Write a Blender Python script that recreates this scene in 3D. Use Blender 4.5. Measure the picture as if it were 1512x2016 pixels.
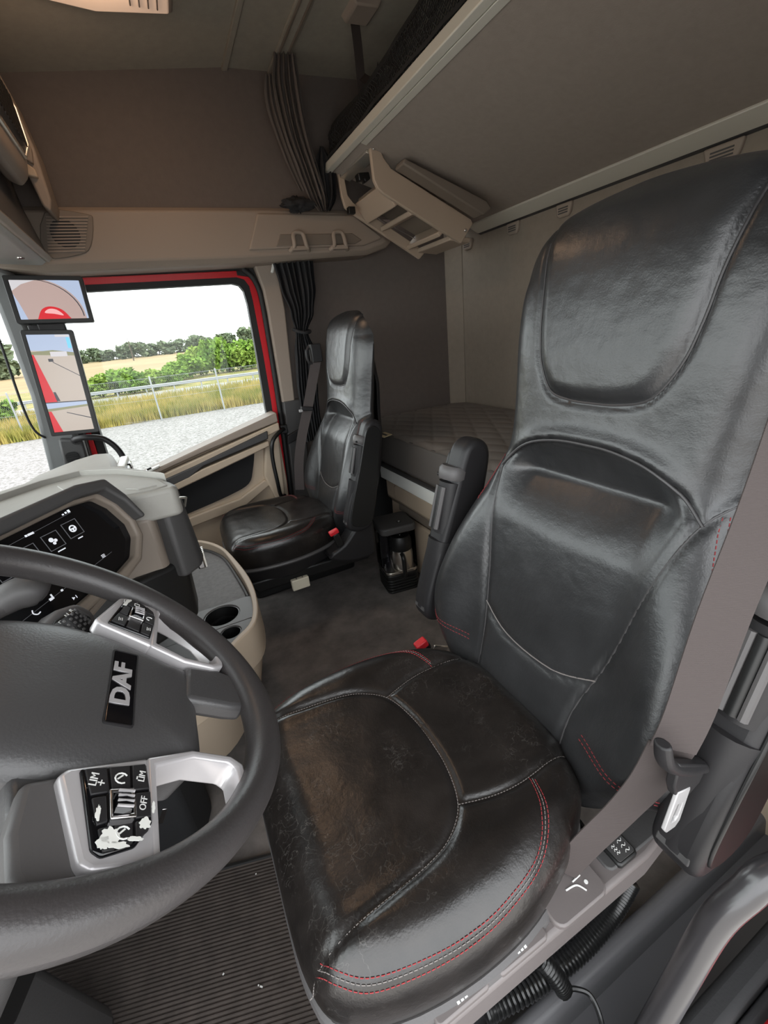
import bpy, bmesh, math, random
from mathutils import Matrix, Vector, noise as mnoise

random.seed(7)
for o in list(bpy.data.objects):
    bpy.data.objects.remove(o)
scene = bpy.context.scene
COL = scene.collection
pi = math.pi

# ------------------------------------------------------------------ camera
# X runs to the rear of the cab, Y across it to the passenger door, Z up (cab floor = 0)
CAM_R = ((0.89015407, -0.44439636, -0.10068567),   # image right
         (-0.2579341, -0.30927584, -0.91532423),   # image down
         (0.37562711, 0.84074986, -0.38992812))    # view direction
cam_data = bpy.data.cameras.new('camera')
cam = bpy.data.objects.new('camera', cam_data)
COL.objects.link(cam)
r_, d_, f_ = CAM_R
cam.matrix_world = Matrix(((r_[0], -d_[0], -f_[0], 0.0),
                           (r_[1], -d_[1], -f_[1], 0.0),
                           (r_[2], -d_[2], -f_[2], 1.25),
                           (0, 0, 0, 1)))
cam_data.sensor_fit = 'VERTICAL'
cam_data.sensor_height = 36.0
cam_data.lens = 15.0
cam_data.clip_start = 0.01
cam_data.clip_end = 2000
scene.camera = cam

# ------------------------------------------------------------------ sky, light, exposure
world = bpy.data.worlds.new('overcast_sky')
scene.world = world
world.use_nodes = True
wn = world.node_tree
wn.nodes.clear()
w_out = wn.nodes.new('ShaderNodeOutputWorld')
w_bg = wn.nodes.new('ShaderNodeBackground')
w_tc = wn.nodes.new('ShaderNodeTexCoord')
w_no = wn.nodes.new('ShaderNodeTexNoise')
w_no.inputs['Scale'].default_value = 2.2
w_no.inputs['Detail'].default_value = 5
w_ra = wn.nodes.new('ShaderNodeValToRGB')
w_ra.color_ramp.elements[0].position = 0.3
w_ra.color_ramp.elements[0].color = (0.84, 0.90, 0.95, 1)
w_ra.color_ramp.elements[1].position = 0.7
w_ra.color_ramp.elements[1].color = (1.0, 1.0, 1.0, 1)
wn.links.new(w_tc.outputs['Generated'], w_no.inputs['Vector'])
wn.links.new(w_no.outputs['Fac'], w_ra.inputs['Fac'])
wn.links.new(w_ra.outputs['Color'], w_bg.inputs['Color'])
wn.links.new(w_bg.outputs['Background'], w_out.inputs['Surface'])
w_bg.inputs['Strength'].default_value = 1.0

def portal(name, loc, rot, sx, sy):
    l = bpy.data.lights.new(name, 'AREA')
    l.shape = 'RECTANGLE'; l.size = sx; l.size_y = sy
    l.cycles.is_portal = True
    o = bpy.data.objects.new(name, l)
    o.location = loc; o.rotation_euler = rot
    COL.objects.link(o)
# openings of the cab, so the renderer samples the sky through them
portal('windscreen_portal', (-0.80, 1.2, 1.22), (0, math.radians(-90), 0), 0.95, 2.4)
portal('driver_door_portal', (-0.05, -0.11, 0.85), (math.radians(90), 0, 0), 1.25, 1.75)
portal('passenger_window_portal', (0.1, 2.56, 1.15), (math.radians(-90), 0, 0), 0.95, 1.0)

vs = scene.view_settings
vs.view_transform = 'Standard'
vs.look = 'None'
vs.gamma = 1.0
vs.use_curve_mapping = False
vs.exposure = 2.32
scene.cycles.max_bounces = 8
scene.cycles.diffuse_bounces = 4
scene.cycles.glossy_bounces = 3
scene.cycles.adaptive_threshold = 0.025
scene.cycles.sample_clamp_indirect = 8.0

# ------------------------------------------------------------------ materials
def mat(name, col, rough=0.5, metal=0.0, spec=0.5, bump=None, vary=None, coat=0.0, emit=None, bumps=None):
    """bump=(scale,strength) fine grain; vary=(scale,amount) colour mottling; bumps = list of extra (scale,strength,stretch)"""
    m = bpy.data.materials.new(name)
    m.use_nodes = True
    nt = m.node_tree
    b = nt.nodes['Principled BSDF']
    b.inputs['Base Color'].default_value = (*col, 1)
    b.inputs['Roughness'].default_value = rough
    b.inputs['Metallic'].default_value = metal
    b.inputs['Specular IOR Level'].default_value = spec
    if coat:
        b.inputs['Coat Weight'].default_value = coat
        b.inputs['Coat Roughness'].default_value = 0.15
    if emit:
        b.inputs['Emission Color'].default_value = (*emit[0], 1)
        b.inputs['Emission Strength'].default_value = emit[1]
    tc = None
    if bump or vary or bumps:
        tc = nt.nodes.new('ShaderNodeTexCoord')
    if vary:
        n = nt.nodes.new('ShaderNodeTexNoise')
        n.inputs['Scale'].default_value = vary[0]
        n.inputs['Detail'].default_value = 6
        n.inputs['Roughness'].default_value = 0.65
        mx = nt.nodes.new('ShaderNodeValToRGB')
        a = vary[1]
        mx.color_ramp.elements[0].position = 0.3
        mx.color_ramp.elements[0].color = (*[max(0, c * (1 - a)) for c in col], 1)
        mx.color_ramp.elements[1].position = 0.7
        mx.color_ramp.elements[1].color = (*[min(1, c * (1 + a)) for c in col], 1)
        nt.links.new(tc.outputs['Object'], n.inputs['Vector'])
        nt.links.new(n.outputs['Fac'], mx.inputs['Fac'])
        nt.links.new(mx.outputs['Color'], b.inputs['Base Color'])
    last = None
    lst = []
    if bump: lst.append((bump[0], bump[1], (1, 1, 1)))
    if bumps: lst += bumps
    for sc, st, stretch in lst:
        n = nt.nodes.new('ShaderNodeTexNoise')
        n.inputs['Scale'].default_value = sc
        n.inputs['Detail'].default_value = 3
        mp = nt.nodes.new('ShaderNodeMapping')
        mp.inputs['Scale'].default_value = stretch
        nt.links.new(tc.outputs['Object'], mp.inputs['Vector'])
        nt.links.new(mp.outputs['Vector'], n.inputs['Vector'])
        bp = nt.nodes.new('ShaderNodeBump')
        bp.inputs['Strength'].default_value = st
        bp.inputs['Distance'].default_value = 0.3 / sc
        nt.links.new(n.outputs['Fac'], bp.inputs['Height'])
        if last: nt.links.new(last.outputs['Normal'], bp.inputs['Normal'])
        last = bp
    if last: nt.links.new(last.outputs['Normal'], b.inputs['Normal'])
    return m

M = {}
M['leather'] = mat('black_leather', (0.020, 0.020, 0.021), 0.35, spec=0.75, bump=(420, 0.30), vary=(9, 0.35),
                   bumps=[(110, 0.14, (1, 1, 0.5)), (30, 0.07, (1, 1, 1.8))])
M['leather_seat'] = mat('worn_black_leather', (0.013, 0.0108, 0.0098), 0.30, spec=0.62, bump=(420, 0.28), vary=(14, 0.45),
                        bumps=[(110, 0.14, (1, 1, 1)), (26, 0.07, (1, 1, 1))])
M['wheel'] = mat('wheel_leather', (0.040, 0.036, 0.036), 0.38, bump=(330, 0.30))
M['pad'] = mat('grained_grey_plastic', (0.060, 0.058, 0.059), 0.37, bump=(380, 0.35))
M['dark'] = mat('dark_plastic', (0.018, 0.017, 0.018), 0.45, spec=0.35, bump=(300, 0.12))
M['black'] = mat('black_plastic', (0.008, 0.008, 0.008), 0.40)
M['softblack'] = mat('black_cloth', (0.012, 0.012, 0.013), 0.9, bump=(250, 0.3))
M['gloss'] = mat('gloss_black', (0.004, 0.004, 0.005), 0.08)
M['grey'] = mat('mid_grey_plastic', (0.085, 0.080, 0.080), 0.48, bump=(340, 0.15))
M['sill'] = mat('sill_plastic', (0.13, 0.128, 0.135), 0.42, bump=(300, 0.1))
M['sidegrey'] = mat('seat_panel_plastic', (0.135, 0.118, 0.115), 0.45, bump=(340, 0.12))
M['dash'] = mat('dashboard_skin', (0.30, 0.29, 0.265), 0.60, bump=(260, 0.25), vary=(5, 0.08))
M['dashdark'] = mat('dashboard_dark_skin', (0.055, 0.053, 0.053), 0.55, bump=(260, 0.25))
M['taupe'] = mat('taupe_plastic', (0.20, 0.165, 0.135), 0.5, bump=(260, 0.15))
M['beige'] = mat('beige_plastic', (0.50, 0.40, 0.30), 0.52, bump=(260, 0.12))
M['header'] = mat('beige_header_plastic', (0.315, 0.258, 0.213), 0.6, bump=(260, 0.12))
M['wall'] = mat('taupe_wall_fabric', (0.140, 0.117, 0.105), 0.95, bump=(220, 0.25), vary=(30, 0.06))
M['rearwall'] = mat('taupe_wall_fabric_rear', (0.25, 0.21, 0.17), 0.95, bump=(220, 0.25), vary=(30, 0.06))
M['ceil'] = mat('ceiling_fabric', (0.37, 0.335, 0.275), 0.95, bump=(220, 0.25), vary=(30, 0.06))
M['bunk'] = mat('bunk_fabric', (0.34, 0.288, 0.248), 0.95, bump=(260, 0.25), vary=(40, 0.05))
M['ladder'] = mat('ladder_beige', (0.46, 0.365, 0.28), 0.5, bump=(260, 0.1))
M['alu'] = mat('aluminium', (0.72, 0.70, 0.64), 0.35, metal=0.85)
M['rail'] = mat('anodised_rail', (0.74, 0.71, 0.62), 0.38, metal=0.25)
M['chrome'] = mat('satin_chrome', (0.66, 0.64, 0.64), 0.24, metal=1.0)
M['silver'] = mat('silver_trim', (0.55, 0.53, 0.54), 0.30, metal=0.35)
M['steel'] = mat('brushed_steel', (0.72, 0.68, 0.63), 0.25, metal=1.0)
M['red'] = mat('red_paint', (0.62, 0.012, 0.02), 0.25, coat=0.6)
M['redplastic'] = mat('red_plastic', (0.65, 0.02, 0.03), 0.35)
M['belt'] = mat('belt_webbing', (0.060, 0.049, 0.047), 0.75, spec=0.3)
M['white'] = mat('white_plastic', (0.78, 0.78, 0.74), 0.4)
M['cream'] = mat('cream_plastic', (0.72, 0.66, 0.52), 0.5)
M['mattress'] = mat('mattress_cloth', (0.10, 0.088, 0.080), 0.95, bump=(300, 0.2))
M['quilt'] = mat('quilted_cloth', (0.17, 0.148, 0.13), 0.95, bump=(300, 0.2))
M['floor'] = mat('floor_vinyl', (0.175, 0.158, 0.15), 0.45, bump=(120, 0.2), vary=(8, 0.4))
M['traymat'] = mat('rubber_tray_mat', (0.13, 0.125, 0.125), 0.6, bump=(160, 0.5), vary=(60, 0.25))
M['redstitch'] = mat('red_thread', (0.30, 0.03, 0.035), 0.8)
M['greystitch'] = mat('grey_thread', (0.20, 0.18, 0.17), 0.8)
M['piping'] = mat('leather_piping', (0.05, 0.047, 0.048), 0.45)
M['rubber'] = mat('black_rubber', (0.012, 0.012, 0.012), 0.6)
M['net'] = mat('black_net', (0.010, 0.010, 0.010), 0.8)
M['strap'] = mat('brown_black_strap', (0.016, 0.010, 0.008), 0.8)
M['icon'] = mat('icon_light', (0.7, 0.7, 0.7), 0.5, emit=((0.85, 0.9, 1.0), 0.10))
M['iconline'] = mat('icon_line', (0.12, 0.12, 0.13), 0.5, emit=((0.6, 0.65, 0.7), 0.012))
M['print'] = mat('white_print', (0.75, 0.75, 0.73), 0.5)
M['yellow'] = mat('yellow_tag', (0.70, 0.58, 0.36), 0.7)
M['green'] = mat('green_sticker', (0.05, 0.30, 0.16), 0.5)
M['concrete'] = mat('road_asphalt', (0.20, 0.20, 0.20), 0.9, vary=(3, 0.1))
M['galv'] = mat('galvanised_steel', (0.26, 0.27, 0.27), 0.6, metal=0.2)
M['bark'] = mat('bark', (0.07, 0.05, 0.035), 0.9)

def two_tone(name, c1, c2, scale, rough=0.95, detail=6, bump=0.0, pos=(0.4, 0.6)):
    m = bpy.data.materials.new(name); m.use_nodes = True
    nt = m.node_tree; b = nt.nodes['Principled BSDF']
    b.inputs['Roughness'].default_value = rough
    b.inputs['Specular IOR Level'].default_value = 0.2
    tc = nt.nodes.new('ShaderNodeTexCoord'); n = nt.nodes.new('ShaderNodeTexNoise')
    n.inputs['Scale'].default_value = scale; n.inputs['Detail'].default_value = detail
    n.inputs['Roughness'].default_value = 0.7
    r = nt.nodes.new('ShaderNodeValToRGB')
    r.color_ramp.elements[0].position = pos[0]; r.color_ramp.elements[0].color = (*c1, 1)
    r.color_ramp.elements[1].position = pos[1]; r.color_ramp.elements[1].color = (*c2, 1)
    nt.links.new(tc.outputs['Object'], n.inputs['Vector'])
    nt.links.new(n.outputs['Fac'], r.inputs['Fac']); nt.links.new(r.outputs['Color'], b.inputs['Base Color'])
    if bump:
        bp = nt.nodes.new('ShaderNodeBump'); bp.inputs['Strength'].default_value = bump
        nt.links.new(n.outputs['Fac'], bp.inputs['Height']); nt.links.new(bp.outputs['Normal'], b.inputs['Normal'])
    return m
M['gravel'] = two_tone('white_gravel', (0.11, 0.104, 0.096), (0.25, 0.242, 0.232), 13.0, bump=0.3)
M['yard'] = two_tone('pale_concrete_bounce', (0.44, 0.41, 0.38), (0.54, 0.50, 0.46), 0.8)  # paler than the gravel, chosen to bounce light up into the cab
M['drygrass'] = two_tone('dry_grass_ground', (0.10, 0.11, 0.022), (0.22, 0.18, 0.055), 0.6)
M['field'] = two_tone('stubble_field', (0.185, 0.135, 0.065), (0.225, 0.17, 0.085), 0.05)
M['blade'] = two_tone('grass_blades', (0.15, 0.16, 0.03), (0.36, 0.28, 0.085), 0.5)
M['leaf'] = two_tone('fresh_leaves', (0.075, 0.15, 0.020), (0.19, 0.29, 0.05), 1.2)
M['leaf2'] = two_tone('pale_leaves', (0.11, 0.18, 0.03), (0.24, 0.32, 0.065), 1.2)
M['leaf3'] = two_tone('far_leaves', (0.10, 0.13, 0.08), (0.17, 0.20, 0.11), 0.25)

# curtain and belt weave, ribbed mat: waves in object space
def crease_wear(m, scale, col, thresh=0.52):
    """pale hairline creases worn into leather, in irregular patches"""
    nt = m.node_tree; b = nt.nodes['Principled BSDF']
    src = b.inputs['Base Color'].links[0].from_socket
    tc = nt.nodes.new('ShaderNodeTexCoord')
    n = nt.nodes.new('ShaderNodeTexNoise'); n.inputs['Scale'].default_value = scale * 1.4; n.inputs['Detail'].default_value = 3
    ad = nt.nodes.new('ShaderNodeMixRGB'); ad.blend_type = 'ADD'; ad.inputs['Fac'].default_value = 0.10
    v = nt.nodes.new('ShaderNodeTexVoronoi'); v.feature = 'DISTANCE_TO_EDGE'; v.inputs['Scale'].default_value = scale
    r = nt.nodes.new('ShaderNodeValToRGB'); r.color_ramp.elements[0].position = 0.0; r.color_ramp.elements[0].color = (1, 1, 1, 1)
    r.color_ramp.elements[1].position = 0.022; r.color_ramp.elements[1].color = (0, 0, 0, 1)
    k = nt.nodes.new('ShaderNodeTexNoise'); k.inputs['Scale'].default_value = 6.5; k.inputs['Detail'].default_value = 4
    kr = nt.nodes.new('ShaderNodeValToRGB'); kr.color_ramp.elements[0].position = thresh; kr.color_ramp.elements[1].position = thresh + 0.18
    mu = nt.nodes.new('ShaderNodeMath'); mu.operation = 'MULTIPLY'
    mu2 = nt.nodes.new('ShaderNodeMath'); mu2.operation = 'MULTIPLY'; mu2.inputs[1].default_value = 0.5
    mx = nt.nodes.new('ShaderNodeMixRGB'); mx.inputs['Color2'].default_value = (*col, 1)
    L = nt.links.new
    L(tc.outputs['Object'], n.inputs['Vector']); L(tc.outputs['Object'], ad.inputs['Color1']); L(n.outputs['Color'], ad.inputs['Color2'])
    L(ad.outputs['Color'], v.inputs['Vector']); L(v.outputs['Distance'], r.inputs['Fac'])
    L(tc.outputs['Object'], k.inputs['Vector']); L(k.outputs['Fac'], kr.inputs['Fac'])
    L(r.outputs['Color'], mu.inputs[0]); L(kr.outputs['Color'], mu.inputs[1]); L(mu.outputs['Value'], mu2.inputs[0])
    L(mu2.outputs['Value'], mx.inputs['Fac']); L(src, mx.inputs['Color1']); L(mx.outputs['Color'], b.inputs['Base Color'])
crease_wear(M['leather_seat'], 26, (0.14, 0.13, 0.12), 0.47)
M['pillar'] = mat('pillar_grey', (0.17, 0.175, 0.175), 0.55, bump=(300, 0.1))
def wave_bump(m, scale, strength, direction='X', dist=0.002):
    nt = m.node_tree; b = nt.nodes['Principled BSDF']
    tc = nt.nodes.new('ShaderNodeTexCoord'); w = nt.nodes.new('ShaderNodeTexWave')
    w.bands_direction = direction
    w.inputs['Scale'].default_value = scale; w.inputs['Distortion'].default_value = 0.6
    bp = nt.nodes.new('ShaderNodeBump'); bp.inputs['Strength'].default_value = strength
    bp.inputs['Distance'].default_value = dist
    nt.links.new(tc.outputs['Object'], w.inputs['Vector'])
    nt.links.new(w.outputs['Fac'], bp.inputs['Height']); nt.links.new(bp.outputs['Normal'], b.inputs['Normal'])
    return w
M['mat'] = mat('ribbed_mat', (0.062, 0.050, 0.044), 0.95, vary=(25, 0.25))
wave_bump(M['belt'], 230, 0.35, 'Z', 0.0006)
M['curtain'] = mat('curtain_cloth', (0.105, 0.088, 0.078), 0.85, bump=(300, 0.15))
M['curtaindark'] = mat('dark_curtain_cloth', (0.020, 0.020, 0.022), 0.85, bump=(300, 0.15))

def glass(name, tint=(1, 1, 1), gloss=0.08):
    m = bpy.data.materials.new(name); m.use_nodes = True
    nt = m.node_tree; nt.nodes.clear()
    o = nt.nodes.new('ShaderNodeOutputMaterial'); t = nt.nodes.new('ShaderNodeBsdfTransparent')
    g = nt.nodes.new('ShaderNodeBsdfGlossy'); mx = nt.nodes.new('ShaderNodeMixShader'); fr = nt.nodes.new('ShaderNodeFresnel')
    t.inputs['Color'].default_value = (*tint, 1); g.inputs['Roughness'].default_value = 0.03
    fr.inputs['IOR'].default_value = 1.25
    nt.links.new(fr.outputs['Fac'], mx.inputs['Fac']); nt.links.new(t.outputs['BSDF'], mx.inputs[1])
    nt.links.new(g.outputs['BSDF'], mx.inputs[2]); nt.links.new(mx.outputs['Shader'], o.inputs['Surface'])
    return m
M['glass'] = glass('window_glass', (0.96, 0.98, 0.97))
M['jug'] = glass('smoked_clear_plastic', (0.74, 0.75, 0.79))
M['tongueplastic'] = mat('translucent_sleeve', (0.40, 0.39, 0.39), 0.18, spec=0.8)

# ------------------------------------------------------------------ geometry helpers
def catmull(pts, n=8, closed=False):
    P = [Vector(p) for p in pts]; out = []; L = len(P)
    rng = range(L) if closed else range(L - 1)
    for i in rng:
        if closed: p0, p1, p2, p3 = P[(i - 1) % L], P[i], P[(i + 1) % L], P[(i + 2) % L]
        else: p0, p1, p2, p3 = P[max(i - 1, 0)], P[i], P[i + 1], P[min(i + 2, L - 1)]
        for k in range(n):
            t = k / n
            out.append(0.5 * ((2 * p1) + (p2 - p0) * t + (2 * p0 - 5 * p1 + 4 * p2 - p3) * t * t + (3 * p1 - p0 - 3 * p2 + p3) * t ** 3))
    if not closed: out.append(P[-1])
    return out

class G:
    def __init__(s): s.v = []; s.f = []
    def add(s, v, f):
        b = len(s.v); s.v += [tuple(p) for p in v]; s.f += [tuple(b + i for i in q) for q in f]; return s
    def box(s, c, d, rot=None):
        x, y, z = d[0] / 2, d[1] / 2, d[2] / 2
        v = [Vector(p) for p in ((-x, -y, -z), (x, -y, -z), (x, y, -z), (-x, y, -z), (-x, -y, z), (x, -y, z), (x, y, z), (-x, y, z))]
        if rot is not None:
            R = rot if isinstance(rot, Matrix) else Matrix.Rotation(rot[1], 3, rot[0])
            v = [R @ p for p in v]
        c = Vector(c)
        return s.add([p + c for p in v], [(3, 2, 1, 0), (4, 5, 6, 7), (0, 1, 5, 4), (1, 2, 6, 5), (2, 3, 7, 6), (3, 0, 4, 7)])
    def prism(s, poly, plane, a, b, poly2=None):
        def mp(p, h):
            if plane == 'xy': return (p[0], p[1], h)
            if plane == 'xz': return (p[0], h, p[1])
            return (h, p[0], p[1])
        n = len(poly); q = poly2 or poly
        v = [mp(p, a) for p in poly] + [mp(p, b) for p in q]
        f = [tuple(range(n))[::-1], tuple(range(n, 2 * n))] + [(i, (i + 1) % n, n + (i + 1) % n, n + i) for i in range(n)]
        return s.add(v, f)
    def ring(s, outer, inner, plane, a, b):
        def mp(p, h):
            if plane == 'xy': return (p[0], p[1], h)
            if plane == 'xz': return (p[0], h, p[1])
            return (h, p[0], p[1])
        n = len(outer)
        v = [mp(p, a) for p in outer] + [mp(p, a) for p in inner] + [mp(p, b) for p in outer] + [mp(p, b) for p in inner]
        f = []
        for i in range(n):
            j = (i + 1) % n
            f += [(i, n + i, n + j, j), (2 * n + i, 2 * n + j, 3 * n + j, 3 * n + i), (i, j, 2 * n + j, 2 * n + i), (n + j, n + i, 3 * n + i, 3 * n + j)]
        return s.add(v, f)
    def tube(s, pts, r, n=10, closed=False, smooth=6, flat=1.0):
        P = catmull(pts, smooth, closed) if smooth else [Vector(p) for p in pts]
        L = len(P); v = []; f = []
        prev = None
        for i, p in enumerate(P):
            if closed: t = P[(i + 1) % L] - P[i - 1]
            else: t = P[min(i + 1, L - 1)] - P[max(i - 1, 0)]
            t.normalize()
            if prev is None:
                up = Vector((0, 0, 1)) if abs(t.z) < 0.9 else Vector((1, 0, 0))
                a = t.cross(up).normalized()
            else:
                a = (prev - t * prev.dot(t)).normalized()
            prev = a; b = t.cross(a)
            rr = r(i / max(1, L - 1)) if callable(r) else r
            for k in range(n):
                th = 2 * pi * k / n
                v.append(p + a * (rr * math.cos(th)) + b * (rr * flat * math.sin(th)))
        R = L if closed else L - 1
        for i in range(R):
            for k in range(n):
                i2 = (i + 1) % L; k2 = (k + 1) % n
                f.append((i * n + k, i * n + k2, i2 * n + k2, i2 * n + k))
        if not closed:
            f.append(tuple(range(n))[::-1]); f.append(tuple((L - 1) * n + k for k in range(n)))
        return s.add(v, f)
    def ribbon(s, pts, wdir, width, th=0.0015, smooth=6):
        P = catmull(pts, smooth) if smooth else [Vector(p) for p in pts]
        L = len(P); v = []; f = []
        W = [Vector(w) for w in wdir] if isinstance(wdir[0], (tuple, list, Vector)) else [Vector(wdir)] * 2
        for i, p in enumerate(P):
            t = (P[min(i + 1, L - 1)] - P[max(i - 1, 0)]).normalized()
            u = i / (L - 1) * (len(W) - 1); k = min(int(u), len(W) - 2)
            w = W[k].lerp(W[k + 1], u - k)
            w = (w - t * w.dot(t)).normalized(); nn = t.cross(w)
            ww = width(i / (L - 1)) if callable(width) else width
            for a, b in ((-1, -1), (1, -1), (1, 1), (-1, 1)):
                v.append(p + w * (a * ww / 2) + nn * (b * th / 2))
        for i in range(L - 1):
            for k in range(4):
                f.append((i * 4 + k, i * 4 + (k + 1) % 4, (i + 1) * 4 + (k + 1) % 4, (i + 1) * 4 + k))
        f.append((3, 2, 1, 0)); f.append(tuple((L - 1) * 4 + k for k in range(4)))
        return s.add(v, f)
    def lathe(s, prof, c=(0, 0, 0), n=24, axis=(0, 0, 1), hollow=False):
        """prof: list of (radius, height) from bottom to top"""
        Rm = Vector((0, 0, 1)).rotation_difference(Vector(axis)).to_matrix(); c = Vector(c)
        v = []; f = []
        for r, h in prof:
            for k in range(n):
                th = 2 * pi * k / n
                v.append(Rm @ Vector((r * math.cos(th), r * math.sin(th), h)) + c)
        for i in range(len(prof) - 1):
            for k in range(n):
                f.append((i * n + k, i * n + (k + 1) % n, (i + 1) * n + (k + 1) % n, (i + 1) * n + k))
        if hollow:
            e = len(prof) - 1
            for k in range(n): f.append((e * n + k, e * n + (k + 1) % n, (k + 1) % n, k))
        else:
            f.append(tuple(range(n))[::-1]); f.append(tuple((len(prof) - 1) * n + k for k in range(n)))
        return s.add(v, f)
    def grid(s, fn, nu, nv, wrap_u=False):
        v = []; f = []
        for j in range(nv + 1):
            for i in range(nu if wrap_u else nu + 1):
                v.append(fn(i / nu, j / nv))
        w = nu if wrap_u else nu + 1
        for j in range(nv):
            for i in range(nu):
                i2 = (i + 1) % w
                f.append((j * w + i, j * w + i2, (j + 1) * w + i2, (j + 1) * w + i))
        return s.add(v, f)

def make_mesh(name, g, m, sharp=38):
    me = bpy.data.meshes.new(name)
    me.from_pydata([tuple(p) for p in g.v], [], g.f)
    bm = bmesh.new(); bm.from_mesh(me)
    bmesh.ops.recalc_face_normals(bm, faces=bm.faces)
    bm.to_mesh(me); bm.free()
    for p in me.polygons: p.use_smooth = True
    me.set_sharp_from_angle(angle=math.radians(sharp))
    if m is not None: me.materials.append(m)
    return me

BASES = {}
def link(name, me, parent=None, bevel=0.0, seg=2, subd=0, local=False):
    if parent is not None and not local:
        me.transform(BASES[parent.name].inverted())
    o = bpy.data.objects.new(name, me)
    COL.objects.link(o)
    if parent is not None:
        o.parent = parent
    if bevel:
        b = o.modifiers.new('round', 'BEVEL'); b.width = bevel; b.segments = seg
        b.limit_method = 'ANGLE'; b.angle_limit = math.radians(30); b.harden_normals = False
    if subd:
        s = o.modifiers.new('smooth', 'SUBSURF'); s.levels = subd; s.render_levels = subd
    return o

def obj(name, g, m, parent=None, bevel=0.0, seg=2, sharp=38, local=False, subd=0):
    m = M[m] if isinstance(m, str) else m
    return link(name, make_mesh(name, g, m, sharp), parent, bevel, seg, subd, local)

def tag(o, label=None, cat=None, group=None, kind=None):
    if label: o['label'] = label
    if cat: o['category'] = cat
    if group: o['group'] = group
    if kind: o['kind'] = kind
    return o

def thing(name, label, cat, loc=(0, 0, 0), rot=(0, 0, 0), group=None, kind=None):
    o = bpy.data.objects.new(name, None)
    o.empty_display_size = 0.05
    COL.objects.link(o)
    o.location = loc; o.rotation_euler = rot
    from mathutils import Euler
    BASES[o.name] = Matrix.Translation(loc) @ Euler(rot).to_matrix().to_4x4()
    return tag(o, label, cat, group, kind)

def as_base(o):
    """mesh object used as a parent (its own origin at world zero unless it has a parent)"""
    if o.parent is not None: BASES[o.name] = BASES[o.parent.name]
    else: BASES[o.name] = Matrix.Identity(4)
    return o

def struct(name, g, m, bevel=0.0, label=None, **k):
    o = obj(name, g, m, None, bevel, **k)
    o['kind'] = 'structure'
    if label: o['label'] = label
    return as_base(o)

def text(name, body, size, M4, m, parent, ext=0.0006, bold=0.0, align='CENTER', local=False):
    cu = bpy.data.curves.new(name, 'FONT'); cu.body = body; cu.size = size; cu.extrude = ext; cu.offset = bold
    cu.align_x = align; cu.align_y = 'CENTER'; cu.resolution_u = 3
    t = bpy.data.objects.new(name + '_tmp', cu); COL.objects.link(t)
    dg = bpy.context.evaluated_depsgraph_get()
    me = bpy.data.meshes.new_from_object(t.evaluated_get(dg))
    bpy.data.objects.remove(t); bpy.data.curves.remove(cu)
    me.name = name
    me.transform(M4); me.materials.clear(); me.materials.append(M[m])
    return link(name, me, parent, local=local)

def frame(origin, x, y):
    """4x4 with given x,y axes"""
    x = Vector(x).normalized(); y = Vector(y); z = x.cross(y).normalized(); y = z.cross(x)
    return Matrix(((x.x, y.x, z.x, origin[0]), (x.y, y.y, z.y, origin[1]), (x.z, y.z, z.z, origin[2]), (0, 0, 0, 1)))

def lerp(a, b, t): return a + (b - a) * t
def interp(x, xs, ys):
    if x <= xs[0]: return ys[0]
    for i in range(len(xs) - 1):
        if x <= xs[i + 1]:
            t = (x - xs[i]) / (xs[i + 1] - xs[i]); return ys[i] + (ys[i + 1] - ys[i]) * t
    return ys[-1]
def sinterp(x, xs, ys):
    """smooth (cubic hermite) interpolation"""
    if x <= xs[0]: return ys[0]
    if x >= xs[-1]: return ys[-1]
    for i in range(len(xs) - 1):
        if x <= xs[i + 1]:
            h = xs[i + 1] - xs[i]; t = (x - xs[i]) / h
            m0 = (ys[i + 1] - ys[i - 1]) / (xs[i + 1] - xs[i - 1]) if i > 0 else (ys[i + 1] - ys[i]) / h
            m1 = (ys[i + 2] - ys[i]) / (xs[i + 2] - xs[i]) if i + 2 < len(xs) else (ys[i + 1] - ys[i]) / h
            return ((2 * t ** 3 - 3 * t * t + 1) * ys[i] + (t ** 3 - 2 * t * t + t) * h * m0 + (-2 * t ** 3 + 3 * t * t) * ys[i + 1] + (t ** 3 - t * t) * h * m1)
def segdist(p, a, b):
    ax, ay = a; bx, by = b; dx, dy = bx - ax, by - ay
    l = dx * dx + dy * dy
    t = max(0, min(1, ((p[0] - ax) * dx + (p[1] - ay) * dy) / l)) if l else 0
    return math.hypot(p[0] - ax - t * dx, p[1] - ay - t * dy)
def polydist(p, pl): return min(segdist(p, pl[i], pl[i + 1]) for i in range(len(pl) - 1))
def inside(p, poly):
    c = False; n = len(poly); j = n - 1
    for i in range(n):
        if (poly[i][1] > p[1]) != (poly[j][1] > p[1]) and p[0] < (poly[j][0] - poly[i][0]) * (p[1] - poly[i][1]) / (poly[j][1] - poly[i][1]) + poly[i][0]:
            c = not c
        j = i
    return c
def sm(t):
    t = max(0, min(1, t)); return t * t * (3 - 2 * t)
def c2(pts, n=6, closed=False): return [(p.x, p.y) for p in catmull([(a, b, 0) for a, b in pts], n, closed)]
def rrect(x0, x1, y0, y1, r, n=4):
    out = []
    for cx, cy, a0 in ((x1 - r, y1 - r, 0), (x0 + r, y1 - r, 90), (x0 + r, y0 + r, 180), (x1 - r, y0 + r, 270)):
        for k in range(n + 1):
            a = math.radians(a0 + 90 * k / n); out.append((cx + r * math.cos(a), cy + r * math.sin(a)))
    return out

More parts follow.
